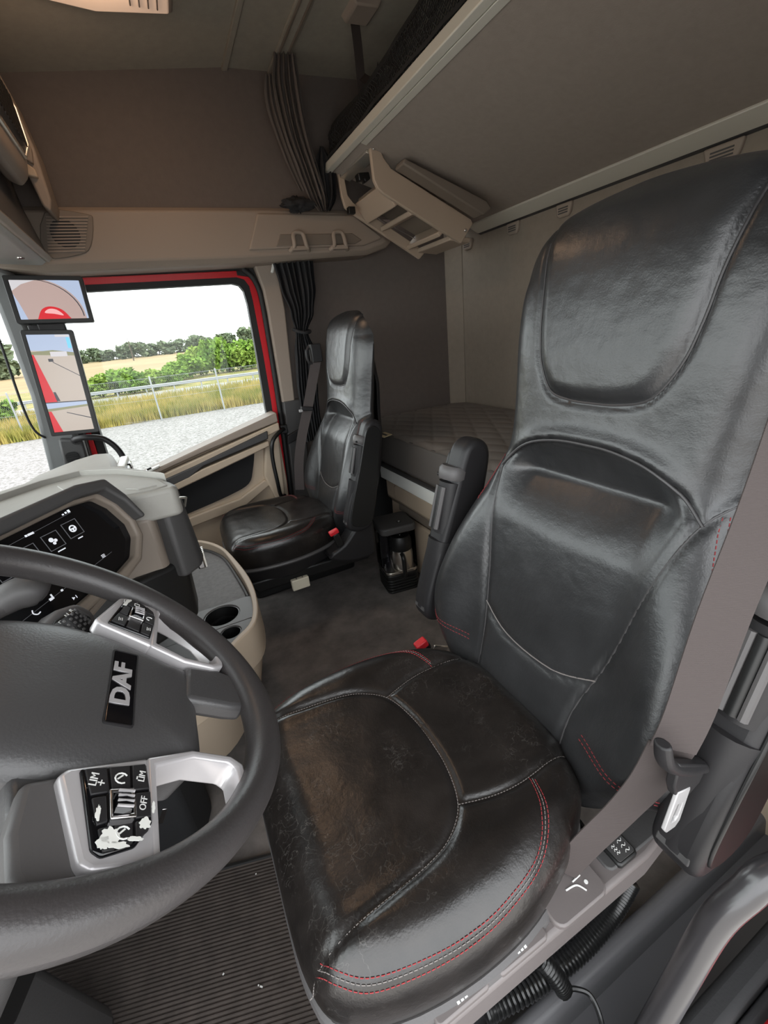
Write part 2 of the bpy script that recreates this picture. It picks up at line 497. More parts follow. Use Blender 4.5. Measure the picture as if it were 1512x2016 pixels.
# ================================================================== THE CAB SHELL
fl = struct('floor', G().box((0.48, 1.25, -0.03), (2.76, 2.7, 0.06)), 'floor')
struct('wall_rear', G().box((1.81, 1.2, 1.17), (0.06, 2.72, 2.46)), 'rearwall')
struct('ceiling', G().prism([(-0.95, 2.17), (-0.25, 2.225), (0.55, 2.32), (1.9, 2.36), (1.9, 2.42), (-0.95, 2.42)], 'xz', -0.15, 2.44), 'ceil', 0.01)
struct('wall_right', G().prism([(-0.95, 1.80), (1.84, 1.80), (1.84, 2.40), (-0.95, 2.40)], 'xz', 2.365, 2.44)
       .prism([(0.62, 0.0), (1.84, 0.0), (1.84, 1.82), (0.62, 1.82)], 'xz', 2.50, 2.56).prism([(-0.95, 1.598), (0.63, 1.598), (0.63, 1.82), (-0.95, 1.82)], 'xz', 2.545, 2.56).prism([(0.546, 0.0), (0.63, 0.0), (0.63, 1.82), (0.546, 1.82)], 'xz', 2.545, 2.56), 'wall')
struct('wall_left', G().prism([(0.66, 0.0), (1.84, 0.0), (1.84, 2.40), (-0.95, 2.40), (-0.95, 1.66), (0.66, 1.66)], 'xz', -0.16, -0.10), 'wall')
struct('wall_front', G().box((-0.93, 1.2, 0.36), (0.06, 2.72, 0.84)).prism([(-0.62, 1.66), (-0.50, 1.66), (-0.50, 2.40), (-0.95, 2.40)], 'xz', -0.15, 2.44), 'dark')

# rounded filler between side wall and rear wall (the fabric turns the corner softly)
struct('trim_1', G().prism([(1.70, 2.50), (1.78, 2.42), (1.79, 2.51), (1.71, 2.51)], 'xy', 0.70, 1.80), 'rearwall', 0.008)

# roof: step in the lining and the twin curtain track
struct('trim_2', G().prism([(0.54, 2.307), (0.565, 2.310), (0.565, 2.335), (0.54, 2.335)], 'xz', -0.1, 2.37), 'ceil', 0.004)
tr = struct('trim_3', G().prism([(0.735, 2.318), (0.80, 2.320), (0.80, 2.335), (0.735, 2.335)], 'xz', -0.1, 2.37), 'ceil', 0.003)
for x in (0.748, 0.785):
    obj('curtain_rail', G().box((x, 1.13, 2.316), (0.009, 2.46, 0.008)), 'taupe', tr, 0.002)

# ---- header panel over the passenger door
hd = [(-0.47, 1.825), (0.63, 1.83), (1.08, 1.82), (1.25, 1.72), (1.27, 1.68), (1.24, 1.655), (1.12, 1.625), (0.47, 1.605), (-0.31, 1.60), (-0.47, 1.625)]
hin = [(-0.47, 1.805), (0.63, 1.81), (1.06, 1.80), (1.21, 1.71), (1.225, 1.685), (1.20, 1.668), (1.10, 1.645), (0.46, 1.63), (-0.30, 1.63), (-0.47, 1.65)]
header = struct('trim_4', G().prism(hin, 'xz', 2.335, 2.36, hd).prism(hd, 'xz', 2.36, 2.56), 'header', 0.006)
obj('raised_panel', G().prism([(0.50, 1.655), (0.57, 1.80), (1.05, 1.795), (1.19, 1.705), (1.20, 1.69), (1.09, 1.66)], 'xz', 2.322, 2.34), 'header', header, 0.008, 3)
obj('hook_recess', G().prism([(0.63, 1.665), (0.66, 1.715), (1.03, 1.715), (1.08, 1.685), (1.04, 1.668)], 'xz', 2.318, 2.326), 'taupe', header, 0.003)
for hx in (0.74, 0.945):
    h = obj('coat_hook', G().tube([(hx - 0.045, 2.322, 1.645), (hx - 0.028, 2.295, 1.66), (hx - 0.022, 2.30, 1.712), (hx + 0.022, 2.30, 1.712), (hx + 0.033, 2.295, 1.66), (hx + 0.05, 2.322, 1.645)], 0.0105, 8, smooth=4)
            .box((hx, 2.306, 1.652), (0.085, 0.03, 0.018)), 'header', header, 0.002)
grl = obj('speaker_grille', G().prism(c2([(-0.30, 1.655), (-0.18, 1.655), (-0.13, 1.685), (-0.095, 1.77), (-0.11, 1.795), (-0.25, 1.80)], 3, True), 'xz', 2.328, 2.337), 'taupe', header, 0.003)
as_base(grl)
obj('speaker_cone', G().lathe([(0.0, 0), (0.05, 0), (0.05, 0.004), (0.0, 0.004)], (-0.205, 2.329, 1.728), 24, (0, -1, 0)), 'black', grl)
for k in range(12):
    z = 1.668 + k * 0.0105
    x0 = -0.285 + (z - 1.66) * 0.28; x1 = -0.16 + (z - 1.66) * 0.42
    obj('slat', G().box(((x0 + x1) / 2, 2.3265, z), (x1 - x0, 0.006, 0.005)), 'header', grl)
obj('door_seal', G().tube([(-0.50, 2.50, 1.615), (-0.1, 2.50, 1.612), (0.42, 2.50, 1.612), (0.50, 2.50, 1.595), (0.545, 2.50, 1.53), (0.555, 2.50, 1.40), (0.54, 2.50, 0.95), (0.51, 2.50, 0.42), (0.48, 2.50, 0.05)], 0.014, 10), 'rubber', header)

# ---- red door frame, window seal, side glass
red = G()
rf_o = [(-0.50, 1.60), (0.47, 1.60), (0.515, 1.585), (0.545, 1.54), (0.553, 1.46), (0.548, 1.2), (0.545, 0.96), (0.50, 0.20)]
rf_i = [(-0.50, 1.572), (0.455, 1.572), (0.492, 1.56), (0.51, 1.53), (0.514, 1.46), (0.512, 1.2), (0.505, 0.96), (0.46, 0.20)]
def strip(g, o, i, y0, y1):
    for k in range(len(o) - 1):
        g.prism([o[k], o[k + 1], i[k + 1], i[k]], 'xz', y0, y1)
    return g
struct('trim_5', strip(red, rf_o, rf_i, 2.525, 2.58), 'red', label='red painted door frame around the passenger window')
wf_i = [(-0.50, 1.545), (0.43, 1.545), (0.462, 1.535), (0.478, 1.51), (0.484, 1.45), (0.478, 1.2), (0.466, 0.90), (0.455, 0.60)]
struct('trim_6', strip(G(), rf_i, wf_i, 2.53, 2.575).prism([(0.46, 1.58), (0.52, 1.57), (0.64, 1.50), (0.64, 1.66), (0.46, 1.66)], 'xz', 2.515, 2.526), 'rubber')
win = struct('window_1', G().prism([(-0.55, 0.6), (0.49, 0.6), (0.49, 1.56), (-0.55, 1.56)], 'xz', 2.551, 2.554), 'glass', label='passenger side window looking out on a gravel yard')

# ---- A pillar, windscreen
ap = struct('trim_7', G().prism([(-0.60, 0.72), (-0.455, 0.72), (-0.43, 0.95), (-0.455, 1.42), (-0.44, 1.62), (-0.53, 1.66), (-0.535, 1.42), (-0.545, 1.14)], 'xz', 2.40, 2.56), 'pillar', 0.02, label='grey windscreen pillar trim behind the camera screens')
obj('rear_seal', G().prism([(-0.465, 0.72), (-0.425, 0.72), (-0.41, 0.95), (-0.43, 1.42), (-0.42, 1.6), (-0.45, 1.6), (-0.46, 1.42), (-0.44, 0.95)], 'xz', 2.43, 2.57), 'rubber', ap, 0.004)
obj('red_door_edge', G().prism([(-0.43, 0.66), (-0.405, 0.66), (-0.39, 0.95), (-0.41, 1.58), (-0.43, 1.58), (-0.415, 0.95)], 'xz', 2.50, 2.58), 'red', ap, 0.003)
obj('door_glass_seal', G().prism([(-0.405, 0.66), (-0.365, 0.66), (-0.355, 0.95), (-0.375, 1.56), (-0.41, 1.58), (-0.39, 0.95)], 'xz', 2.515, 2.575), 'rubber', ap, 0.003)
obj('pillar_speaker', G().prism([(-0.52, 0.80), (-0.42, 0.80), (-0.41, 0.93), (-0.50, 0.95)], 'xz', 2.36, 2.41), 'dashdark', ap, 0.01)
obj('speaker_grille', G().prism(rrect(-0.497, -0.445, 0.825, 0.885, 0.02), 'xz', 2.355, 2.362), 'black', ap)
for k in range(5):
    obj('slat', G().box((-0.471, 2.353, 0.834 + k * 0.0105), (0.046, 0.004, 0.003)), 'dark', ap)
obj('seal_line', G().tube([(-0.555, 2.385, 1.55), (-0.565, 2.385, 1.35), (-0.58, 2.385, 1.10), (-0.575, 2.39, 1.0), (-0.55, 2.40, 0.96)], 0.005, 8), 'rubber', ap)
ws = struct('window_2', G().prism([(-0.86, 0.78), (-0.855, 0.78), (-0.60, 1.70), (-0.605, 1.70)], 'xz', -0.1, 2.46), 'glass', label='windscreen')
stk = obj('sticker', G().lathe([(0.0, 0), (0.046, 0), (0.046, 0.001), (0.0, 0.001)], (-0.815, 2.38, 0.865), 28, (0.96, 0, -0.27)), 'green', ws)
obj('sticker_mark', G().box((-0.8155, 2.385, 0.862), (0.0006, 0.05, 0.012)).box((-0.8125, 2.372, 0.878), (0.0006, 0.016, 0.016)), 'print', ws)

# ---- B pillar linings
struct('trim_8', G().prism([(0.555, 0.93), (0.625, 0.93), (0.66, 1.40), (0.655, 1.63), (0.54, 1.63), (0.565, 1.50), (0.567, 1.40)], 'xz', 2.46, 2.53), 'header', 0.008)
bp_ = struct('trim_9', G().prism([(0.475, 0.05), (0.62, 0.05), (0.66, 0.94), (0.555, 0.94), (0.52, 0.42)], 'xz', 2.455, 2.53), 'dashdark', 0.008)
obj('pillar_step', G().prism([(0.53, 0.70), (0.63, 0.73), (0.62, 0.78), (0.54, 0.75)], 'xz', 2.44, 2.46), 'dark', bp_, 0.004)

# ---- passenger door inner panel
door = struct('door_1', G().prism([(-0.60, 0.02), (0.455, 0.02), (0.49, 0.50), (0.495, 0.85), (-0.60, 0.58)], 'xz', 2.455, 2.545), 'beige', 0.006, label='beige passenger door panel with dark pocket')
obj('sill_ledge', G().prism([(-0.60, 0.605), (-0.27, 0.693), (0.09, 0.79), (0.495, 0.895), (0.495, 0.845), (0.09, 0.762), (-0.27, 0.672), (-0.60, 0.585)], 'xz', 2.40, 2.53), 'header', door, 0.006)
obj('rail_strip', G().prism([(-0.60, 0.575), (0.41, 0.822), (0.495, 0.842), (0.495, 0.80), (0.41, 0.775), (-0.60, 0.53)], 'xz', 2.395, 2.47), 'beige', door, 0.006)
obj('grip_strip', G().prism([(-0.60, 0.555), (0.02, 0.70), (0.425, 0.81), (0.42, 0.765), (0.06, 0.69), (-0.02, 0.645), (-0.60, 0.51)], 'xz', 2.385, 2.46), 'dashdark', door, 0.006)
obj('armrest_strip', G().prism([(-0.60, 0.50), (-0.13, 0.62), (0.05, 0.675), (0.42, 0.755), (0.42, 0.725), (0.07, 0.635), (-0.13, 0.585), (-0.60, 0.47)], 'xz', 2.385, 2.47), 'beige', door, 0.006)
obj('corner_column', G().prism([(0.40, 0.40), (0.46, 0.42), (0.495, 0.84), (0.425, 0.82), (0.40, 0.73), (0.36, 0.55)], 'xz', 2.42, 2.48), 'beige', door, 0.012, 3)
obj('door_pocket', G().prism(c2([(-0.30, 0.55), (0.0, 0.625), (0.33, 0.707), (0.34, 0.70), (0.31, 0.60), (0.27, 0.525), (0.16, 0.485), (-0.06, 0.44), (-0.30, 0.40)], 4, True), 'xz', 2.445, 2.46), 'softblack', door)
obj('lower_ledge', G().prism([(-0.60, 0.33), (-0.06, 0.42), (0.20, 0.455), (0.36, 0.53), (0.40, 0.50), (0.22, 0.40), (-0.06, 0.36), (-0.60, 0.28)], 'xz', 2.43, 2.47), 'beige', door, 0.008)
sw = obj('window_switch', G().prism([(-0.24, 0.700), (-0.145, 0.725), (-0.14, 0.738), (-0.235, 0.713)], 'xz', 2.395, 2.43), 'white', door, 0.004)
as_base(sw)
obj('rocker', G().box((-0.19, 2.408, 0.729), (0.022, 0.016, 0.01), ('Y', -0.25)), 'black', sw, 0.002)

# ---- grab bars
g1 = thing('grab_handle', 'black curved grab bar on the windscreen pillar below the camera screens', 'grab handle', (-0.43, 2.36, 0.94))
obj('bar', G().tube([(-0.44, 2.36, 0.93), (-0.42, 2.31, 0.945), (-0.37, 2.29, 0.945), (-0.315, 2.29, 0.925), (-0.275, 2.29, 0.86), (-0.262, 2.29, 0.75), (-0.262, 2.32, 0.70), (-0.27, 2.39, 0.66)], 0.013, 12), 'dark', g1)
obj('mount', G().lathe([(0.0, 0), (0.02, 0), (0.018, 0.03), (0.0, 0.03)], (-0.44, 2.375, 0.93), 16, (0.3, -1, 0.1)), 'dark', g1)
g2 = thing('grab_handle', 'thin black grab bar on the door pillar beside the passenger seat', 'grab handle', (0.47, 2.44, 0.78))
obj('bar', G().tube([(0.53, 2.455, 0.79), (0.50, 2.41, 0.79), (0.44, 2.38, 0.75), (0.42, 2.38, 0.66), (0.42, 2.38, 0.50), (0.43, 2.42, 0.42), (0.46, 2.455, 0.40)], 0.011, 10), 'black', g2)
obj('mount', G().box((0.53, 2.452, 0.79), (0.04, 0.014, 0.05)), 'black', g2, 0.004)

# ---- driver door side, low right in the picture
sill = struct('trim_10', G().prism([(-0.10, 0.255), (0.065, 0.24), (0.075, 0.15), (0.22, 0.10), (0.24, 0.0), (-0.10, 0.0)], 'yz', -0.5, 1.2), 'sill', 0.008, label='dark plastic sill of the open driver door')
obj('ridge', G().prism([(0.205, 0.10), (0.212, 0.145), (0.222, 0.155), (0.236, 0.155), (0.246, 0.145), (0.252, 0.0)], 'yz', -0.3, 1.15), 'sill', sill, 0.005)
struct('trim_11', G().prism([(0.50, 0.20), (1.2, 0.20), (1.2, 0.305), (0.50, 0.305)], 'xz', 0.0, 0.045), 'red', 0.012, label='red painted door opening edge of the driver side')
struct('trim_12', G().box((0.7, 0.085, 0.255), (0.9, 0.035, 0.09)), 'softblack', 0.01)
g3 = thing('grab_handle', 'thick glossy dark grab rail by the driver door opening', 'grab handle', (0.66, -0.08, 0.8))
obj('bar', G().tube([(0.26, 0.10, 0.20), (0.30, 0.10, 0.33), (0.34, 0.10, 0.42), (0.372, 0.10, 0.495), (0.403, 0.098, 0.585), (0.430, 0.090, 0.632), (0.462, 0.080, 0.662), (0.56, 0.035, 0.70), (0.68, -0.10, 0.74)], 0.0165, 16), mat('handle_lacquer', (0.03, 0.028, 0.03), 0.28, coat=0.4), g3)

# ================================================================== OUTSIDE
Z0 = -1.5
gr_ = struct('ground', G().prism([(-80, 2.9), (80, 2.9), (80, 22.9), (-80, 23.4)], 'xy', Z0 - 0.2, Z0), 'gravel', label='pale gravel yard outside the window')
struct('ground_verge', G().prism([(-200, 22.6), (200, 22.0), (200, 75), (-200, 75)], 'xy', Z0 - 0.25, Z0 - 0.02), 'drygrass')
struct('ground_field', G().prism([(70, Z0 - 0.05), (215, 1.6), (600, 2.0), (600, -3), (70, -3)], 'yz', -400, 400), 'field', label='dry pale field rising beyond the road')
struct('ground_behind', G().prism([(-80, -60), (80, -60), (80, -0.8), (-80, -0.8)], 'xy', Z0 - 0.2, Z0).prism([(-80, -0.8), (-3, -0.8), (-3, 2.9), (-80, 2.9)], 'xy', Z0 - 0.2, Z0), 'yard')  # unseen ground, made pale to light the ceiling and bunk from below
struct('road', G().prism([(-80, 36.0), (80, 31.5), (80, 36.5), (-80, 45.0)], 'xy', Z0 - 0.1, Z0 + 0.02), 'concrete', label='grey road behind the fence')

# grass verge blades
rg = random.Random(3)
g = G()
for k in range(26000):
    y = 22.7 + (rg.random() ** 1.5) * 12.5
    x = rg.uniform(-0.42, 0.32) * y * 1.05
    h = rg.uniform(0.25, 0.62); w = rg.uniform(0.02, 0.045); a = rg.uniform(0, pi)
    dx, dy = math.cos(a) * w, math.sin(a) * w
    lx, ly = rg.uniform(-.2, .2) * h, rg.uniform(-.2, .2) * h
    g.add([(x - dx, y - dy, Z0 - 0.03), (x + dx, y + dy, Z0 - 0.03), (x + lx, y + ly, Z0 + h)], [(0, 1, 2)])
gg = obj('meadow_grass', g, 'blade')
tag(gg, 'tall yellow green meadow grass behind the fence', 'grass', kind='stuff')

# chain-link fence
fn = thing('wire_fence', 'galvanised chain link fence along the gravel yard', 'fence', (0, 22.4, Z0))
post_me = make_mesh('post', G().lathe([(0.0, 0), (0.035, 0), (0.035, 1.92), (0.0, 1.94)], (0, 0, 0), 10), M['galv'])
posts = [(-14.6, 26.0), (-11.8, 25.4), (-9.0, 24.8), (-6.2, 24.0), (-3.42, 23.1), (-0.62, 22.2), (2.15, 22.1), (4.95, 22.0), (7.7, 21.9)]
for (x, y) in posts:
    p = bpy.data.objects.new('post', post_me); COL.objects.link(p); p.parent = fn; p.location = (x, y - 22.4, 0)
for z in (0.06, 0.95, 1.86):
    obj('line_wire', G().tube([(x, y, Z0 + z) for x, y in posts], 0.006, 5, smooth=0), 'galv', fn)
g = G()
for i in range(len(posts) - 1):
    (xa, ya), (xb, yb) = posts[i], posts[i + 1]
    n = 34
    for k in range(-12, n):
        for sgn in (1, -1):
            a0 = k / n; a1 = (k + 12) / n
            z0, z1 = (0.06, 1.86) if sgn == 1 else (1.86, 0.06)
            ca, cb = max(a0, 0), min(a1, 1)
            if ca >= cb: continue
            zz0 = lerp(z0, z1, (ca - a0) / (a1 - a0)); zz1 = lerp(z0, z1, (cb - a0) / (a1 - a0))
            A = Vector((lerp(xa, xb, ca), lerp(ya, yb, ca), Z0 + zz0)); B = Vector((lerp(xa, xb, cb), lerp(ya, yb, cb), Z0 + zz1))
            w = 0.0035
            g.add([A + Vector((0, 0, w)), A - Vector((0, 0, w)), B - Vector((0, 0, w)), B + Vector((0, 0, w))], [(0, 1, 2, 3)])
o = obj('wire_mesh', g, 'galv', fn); o['kind'] = 'stuff'

# guard rail
gl = thing('guard_rail', 'long steel guard rail on posts beside the road', 'guard rail', (0, 38, Z0))
prof = [(0.0, 0.0), (0.05, 0.06), (0.0, 0.12), (0.05, 0.18), (0.0, 0.24), (0.02, 0.24), (0.07, 0.18), (0.03, 0.12), (0.07, 0.06), (0.02, 0.0)]
g = G()
A = Vector((-60, 47.0, Z0 + 0.42)); B = Vector((60, 31.6, Z0 + 0.42))
g.add([A + Vector((0, -a, b)) for a, b in prof] + [B + Vector((0, -a, b)) for a, b in prof], [(i, (i + 1) % 10, 10 + (i + 1) % 10, 10 + i) for i in range(10)])
obj('rail_beam', g, 'galv', gl)
for k in range(24):
    t = 0.30 + k * 0.017
    P = A.lerp(B, t)
    obj('post', G().box((P.x, P.y + 0.06, Z0 + 0.33), (0.1, 0.06, 0.66)), 'galv', gl)

# shrubs and trees
def crown_mesh(name, seed, n, m, leaf=0.16, lumps=7, rz=1.0):
    """leafy crown of unit size standing on z=0..1"""
    r = random.Random(seed); g = G()
    cs = [(r.uniform(-.32, .32), r.uniform(-.32, .32), r.uniform(.28, .78), r.uniform(.16, .30)) for _ in range(lumps)] + [(0, 0, .35, .36)]
    for k in range(n):
        cx, cy, cz, cr = cs[r.randrange(len(cs))]
        d = Vector((r.gauss(0, 1), r.gauss(0, 1), r.gauss(0, 1))).normalized() * cr * (0.55 + 0.5 * r.random())
        p = Vector((cx, cy, cz * rz)) + d
        if p.z < 0.02: p.z = 0.02 + r.random() * 0.1
        a = Vector((r.gauss(0, 1), r.gauss(0, 1), r.gauss(0, 1))).normalized()
        b = a.cross(Vector((r.gauss(0, 1), r.gauss(0, 1), r.gauss(0, 1)))).normalized()
        s = leaf * r.uniform(.5, 1.1)
        g.add([p - a * s * .5, p + b * s * .32, p + a * s * .5, p - b * s * .32], [(0, 1, 2, 3)])
    return make_mesh(name, g, M[m])
stem_me = make_mesh('trunk', G().tube([(0, 0, 0), (0.01, 0, 0.2), (0.0, 0.02, 0.45), (0.02, 0, 0.7)], lambda t: 0.03 * (1 - 0.7 * t), 6, smooth=2)
                    .tube([(0, 0, 0.25), (0.12, 0.05, 0.45), (0.2, 0.08, 0.6)], lambda t: 0.016 * (1 - 0.6 * t), 5, smooth=2)
                    .tube([(0, 0, 0.2), (-0.12, -0.05, 0.42), (-0.2, -0.05, 0.58)], lambda t: 0.016 * (1 - 0.6 * t), 5, smooth=2), M['bark'])
bush_me = [crown_mesh('foliage', 11, 1500, 'leaf'), crown_mesh('foliage', 12, 1500, 'leaf2'), crown_mesh('foliage', 13, 1500, 'leaf')]
far_me = [crown_mesh('foliage', 21, 700, 'leaf3', 0.22), crown_mesh('foliage', 22, 700, 'leaf3', 0.22, 5)]
def plant(name, label, cat, x, y, z, w, h, me, group=None):
    o = bpy.data.objects.new(name, None); COL.objects.link(o)
    o.location = (x, y, z); o.scale = (w, w, h); o.rotation_euler = (0, 0, rg.uniform(0, 6))
    o.empty_display_size = 0.1
    tag(o, label, cat, group)
    for nm, mm in (('foliage', me), ('trunk', stem_me)):
        c = bpy.data.objects.new(nm, mm); COL.objects.link(c); c.parent = o
    return o
bushes = [(-5.0, 43.5, 2.6, 1.9, 1), (-3.9, 44.5, 2.4, 2.1, 0), (-2.6, 43.0, 2.6, 2.2, 2), (-1.0, 43.5, 2.7, 2.0, 1), (0.4, 46.0, 2.4, 1.7, 0),
          (1.2, 53.0, 3.2, 2.1, 2), (2.4, 55.0, 3.2, 2.5, 0), (4.0, 59.0, 4.0, 3.8, 1), (5.8, 57.0, 3.6, 4.2, 2), (7.4, 58.5, 4.0, 3.3, 0),
          (8.6, 57.0, 3.6, 3.0, 1), (10.2, 59.0, 4.2, 3.7, 2), (12.0, 60.0, 4.2, 3.9, 1), (-9.2, 31.0, 2.6, 1.8, 0), (-13.5, 37.0, 3.0, 2.5, 1)]
ordn = ['first', 'second', 'third', 'fourth', 'fifth', 'sixth', 'seventh', 'eighth', 'ninth', 'tenth', 'eleventh', 'twelfth', 'thirteenth', 'fourteenth', 'fifteenth', 'sixteenth', 'seventeenth', 'eighteenth']
for i, (x, y, w, h, k) in enumerate(sorted(bushes, key=lambda q: q[0] / q[1])):
    look = ('bright green', 'pale yellow green', 'fresh green')[k]; size = 'tall' if h > 2.9 else 'low'
    plant('roadside_shrub', look + ' ' + size + ' shrub beyond the fence, ' + ordn[i] + ' of the row counted from the windscreen', 'shrub', x, y, Z0, w, h, bush_me[k], 'shrubs beyond the fence')
plant('field_tree', 'solitary spreading tree seen through the windscreen strip', 'tree', -33.0, 128.0, -0.9, 11.0, 9.5, far_me[0])
for k in range(18):
    x = -25 + k * 3.6 + rg.uniform(-.5, .5)
    plant('hedgerow_tree', 'hazy green tree on the horizon, ' + ordn[k] + ' of the hedgerow counted from the tall camera screen', 'tree', x, (192, 201)[k % 2], 0.9, 6.8 + rg.uniform(-.5, .8), 4.6 + rg.uniform(-.8, 1.6) + max(0, k - 8) * 0.22, far_me[k % 2], 'hedgerow trees on the horizon')
mst = thing('radio_mast', 'thin dark mast on the horizon above the hedgerow', 'mast', (-7.2, 160, 0.5))
obj('pole', G().lathe([(0.0, 0), (0.18, 0), (0.07, 7.2), (0.0, 7.2)], (-7.2, 160, 0.3), 8), 'bark', mst)
obj('crossbar', G().box((-7.2, 160, 6.6), (1.0, 0.1, 0.1)), 'bark', mst)

# ================================================================== SEATS
# seat space: x to the rear, y across (0 = middle of the seat), z from the cab floor
half = [(-0.045, 0.0), (-0.045, 0.10), (-0.040, 0.17), (-0.018, 0.222), (0.05, 0.256), (0.15, 0.272), (0.25, 0.270), (0.33, 0.252), (0.40, 0.222), (0.45, 0.18), (0.485, 0.10), (0.49, 0.0)]
CUSH = c2(half + [(x, -y) for x, y in reversed(half[1:-1])], 5, True)
CC = (0.22, 0.0)
_cr = sorted((math.atan2(y - CC[1], x - CC[0]), math.hypot(x - CC[0], y - CC[1])) for x, y in CUSH)
_cr = [(_cr[-1][0] - 2 * pi, _cr[-1][1])] + _cr + [(_cr[0][0] + 2 * pi, _cr[0][1])]
_ca = [a for a, _ in _cr]; _cd = [d for _, d in _cr]
mainh = [(-0.043, 0.196), (0.06, 0.186), (0.15, 0.176), (0.20, 0.160), (0.24, 0.125), (0.26, 0.065), (0.265, 0.0)]
C_MAIN = c2(mainh + [(x, -y) for x, y in reversed(mainh[:-1])], 5)
C_SIDE = [c2([(0.240, s * 0.126), (0.30, s * 0.143), (0.36, s * 0.148), (0.46, s * 0.140)], 4) for s in (1, -1)]
def cush_z(x, y, groove=True):
    a = math.atan2(y - CC[1], x - CC[0]); R = interp(a, _ca, _cd)
    s = min(1.0, math.hypot(x - CC[0], y - CC[1]) / R)
    d = (1 - s) * R
    front = sm((-(math.cos(a)) - 0.45) / 0.4)
    r = lerp(0.062, 0.085, front)
    z = 0.556 + 0.010 * sm((abs(y) - 0.15) / 0.06) - 0.010 * math.exp(-((x - 0.34) / 0.13) ** 2 - (y / 0.13) ** 2)
    if d < r: z -= lerp(0.062, 0.075, front) * (1 - math.sqrt(max(0, 1 - (1 - d / r) ** 2)))
    if groove:
        dm = min(polydist((x, y), C_MAIN), polydist((x, y), C_SIDE[0]), polydist((x, y), C_SIDE[1]))
        if dm < 0.03: z -= 0.0065 * math.exp(-(dm / 0.0065) ** 2)
    return z
NA, NR = 220, 84
g = G()
def cf(u, v):
    a = -pi + 2 * pi * u; R = interp(a, _ca, _cd)
    if v <= 0.9:
        t = v / 0.9; s = 1 - (1 - t) ** 1.5
        s = max(s, 0.002)
        x = CC[0] + s * R * math.cos(a); y = CC[1] + s * R * math.sin(a)
        z = cush_z(x, y)
        z += 0.0010 * mnoise.noise(Vector((x * 22, y * 22, 0.3)))
        return (x, y, z)
    k = (v - 0.9) / 0.1
    s = 1 + 0.012 * math.sin(k * pi) - 0.03 * k
    x = CC[0] + s * R * math.cos(a); y = CC[1] + s * R * math.sin(a)
    ze = cush_z(CC[0] + R * math.cos(a), CC[1] + R * math.sin(a), False)
    return (x, y, lerp(ze, 0.425, k))
g.grid(cf, NA, NR, True)
n0 = len(g.v); g.f.append(tuple(n0 - NA + i for i in range(NA)))
CUSHION = make_mesh('cushion', g, M['leather_seat'], 60)

def on_cush(pl, lift=0.0012, n=5, fold=0.0):
    return [(p[0], p[1], cush_z(p[0], p[1]) + lift) for p in c2(pl, n)]
def dashes(g, pts, dash=0.006, gap=0.003, r=0.0009):
    """a row of stitches along a polyline"""
    P = [Vector(p) for p in pts]; pos = 0.0
    acc = [0.0]
    for i in range(len(P) - 1): acc.append(acc[-1] + (P[i + 1] - P[i]).length)
    def at(s):
        for i in range(len(P) - 1):
            if s <= acc[i + 1]:
                return P[i].lerp(P[i + 1], (s - acc[i]) / max(1e-9, acc[i + 1] - acc[i]))
        return P[-1]
    while pos + dash < acc[-1]:
        g.tube([at(pos), at(pos + dash * .5), at(pos + dash)], r, 5, smooth=0)
        pos += dash + gap
    return g
g = G()
dashes(g, on_cush(C_MAIN, 0.0006), 0.0035, 0.002, 0.0007)
for s in C_SIDE: dashes(g, on_cush(s, 0.0006), 0.0035, 0.002, 0.0007)
SEAM_GREY = g
g1_, g2_ = G(), G()
for sg in (1, -1):
    for k, off in enumerate((0.0, 0.0048, 0.0096)):
        pl = [(0.365 + off * .3, sg * (0.150 + off)), (0.340 + off * .5, sg * (0.200 + off)), (0.295, sg * (0.240 + off * .8)), (0.22, sg * (0.258 + off * .7)), (0.15, sg * (0.260 + off * .7)), (0.08, sg * (0.250 + off * .8)),
              (0.03 - off * .3, sg * (0.234 + off * .8)), (0.0 - off * .6, sg * (0.211 + off * .7)), (-0.018 - off, sg * (0.188 + off * .3))]
        dashes(g2_ if k == 1 else g1_, on_cush(pl, 0.0010), 0.0045, 0.002, 0.00062)
SEAM_RED = make_mesh('red_stitching', g1_, M['redstitch'])
for v_ in g2_.v: pass
SEAM_GREY.add(g2_.v, g2_.f)
SEAM_GREY = make_mesh('grey_stitching', SEAM_GREY, M['greystitch'])

# ---- backrest
BZ = [0.42, 0.50, 0.60, 0.75, 0.90, 1.05, 1.20, 1.33, 1.385, 1.415]
BX = [0.445, 0.455, 0.482, 0.535, 0.580, 0.612, 0.632, 0.657, 0.686, 0.722]
WZ = [0.42, 0.50, 0.57, 0.65, 0.75, 0.85, 0.93, 1.00, 1.10, 1.20, 1.27, 1.31, 1.35, 1.38, 1.400, 1.411, 1.415]
WW = [0.20, 0.250, 0.305, 0.325, 0.312, 0.282, 0.253, 0.235, 0.239, 0.250, 0.252, 0.243, 0.222, 0.190, 0.146, 0.088, 0.03]
hu = [(0.172, 1.400), (0.150, 1.29), (0.141, 1.22), (0.127, 1.165), (0.096, 1.118), (0.05, 1.105), (0.0, 1.103)]
B_HEAD = c2(hu + [(-a, b) for a, b in reversed(hu[:-1])], 5)
B_HEADPOLY = B_HEAD + [(-0.10, 1.43), (0.10, 1.43)]
ar = [(0.205, 0.955), (0.168, 0.992), (0.12, 1.020), (0.06, 1.034), (0.0, 1.037)]
B_ARCH = c2(ar + [(-a, b) for a, b in reversed(ar[:-1])], 5)
B_SIDE = [c2([(s * 0.236, 0.992), (s * 0.203, 0.955), (s * 0.178, 0.86), (s * 0.150, 0.71), (s * 0.122, 0.60), (s * 0.118, 0.50)], 5) for s in (1, -1)]
B_LOW = c2([(0.142, 0.672), (0.06, 0.640), (-0.06, 0.640), (-0.142, 0.672)], 5)
_ay = sorted(B_ARCH)
def arch_z(y): return interp(y, [a for a, _ in _ay], [b for _, b in _ay])
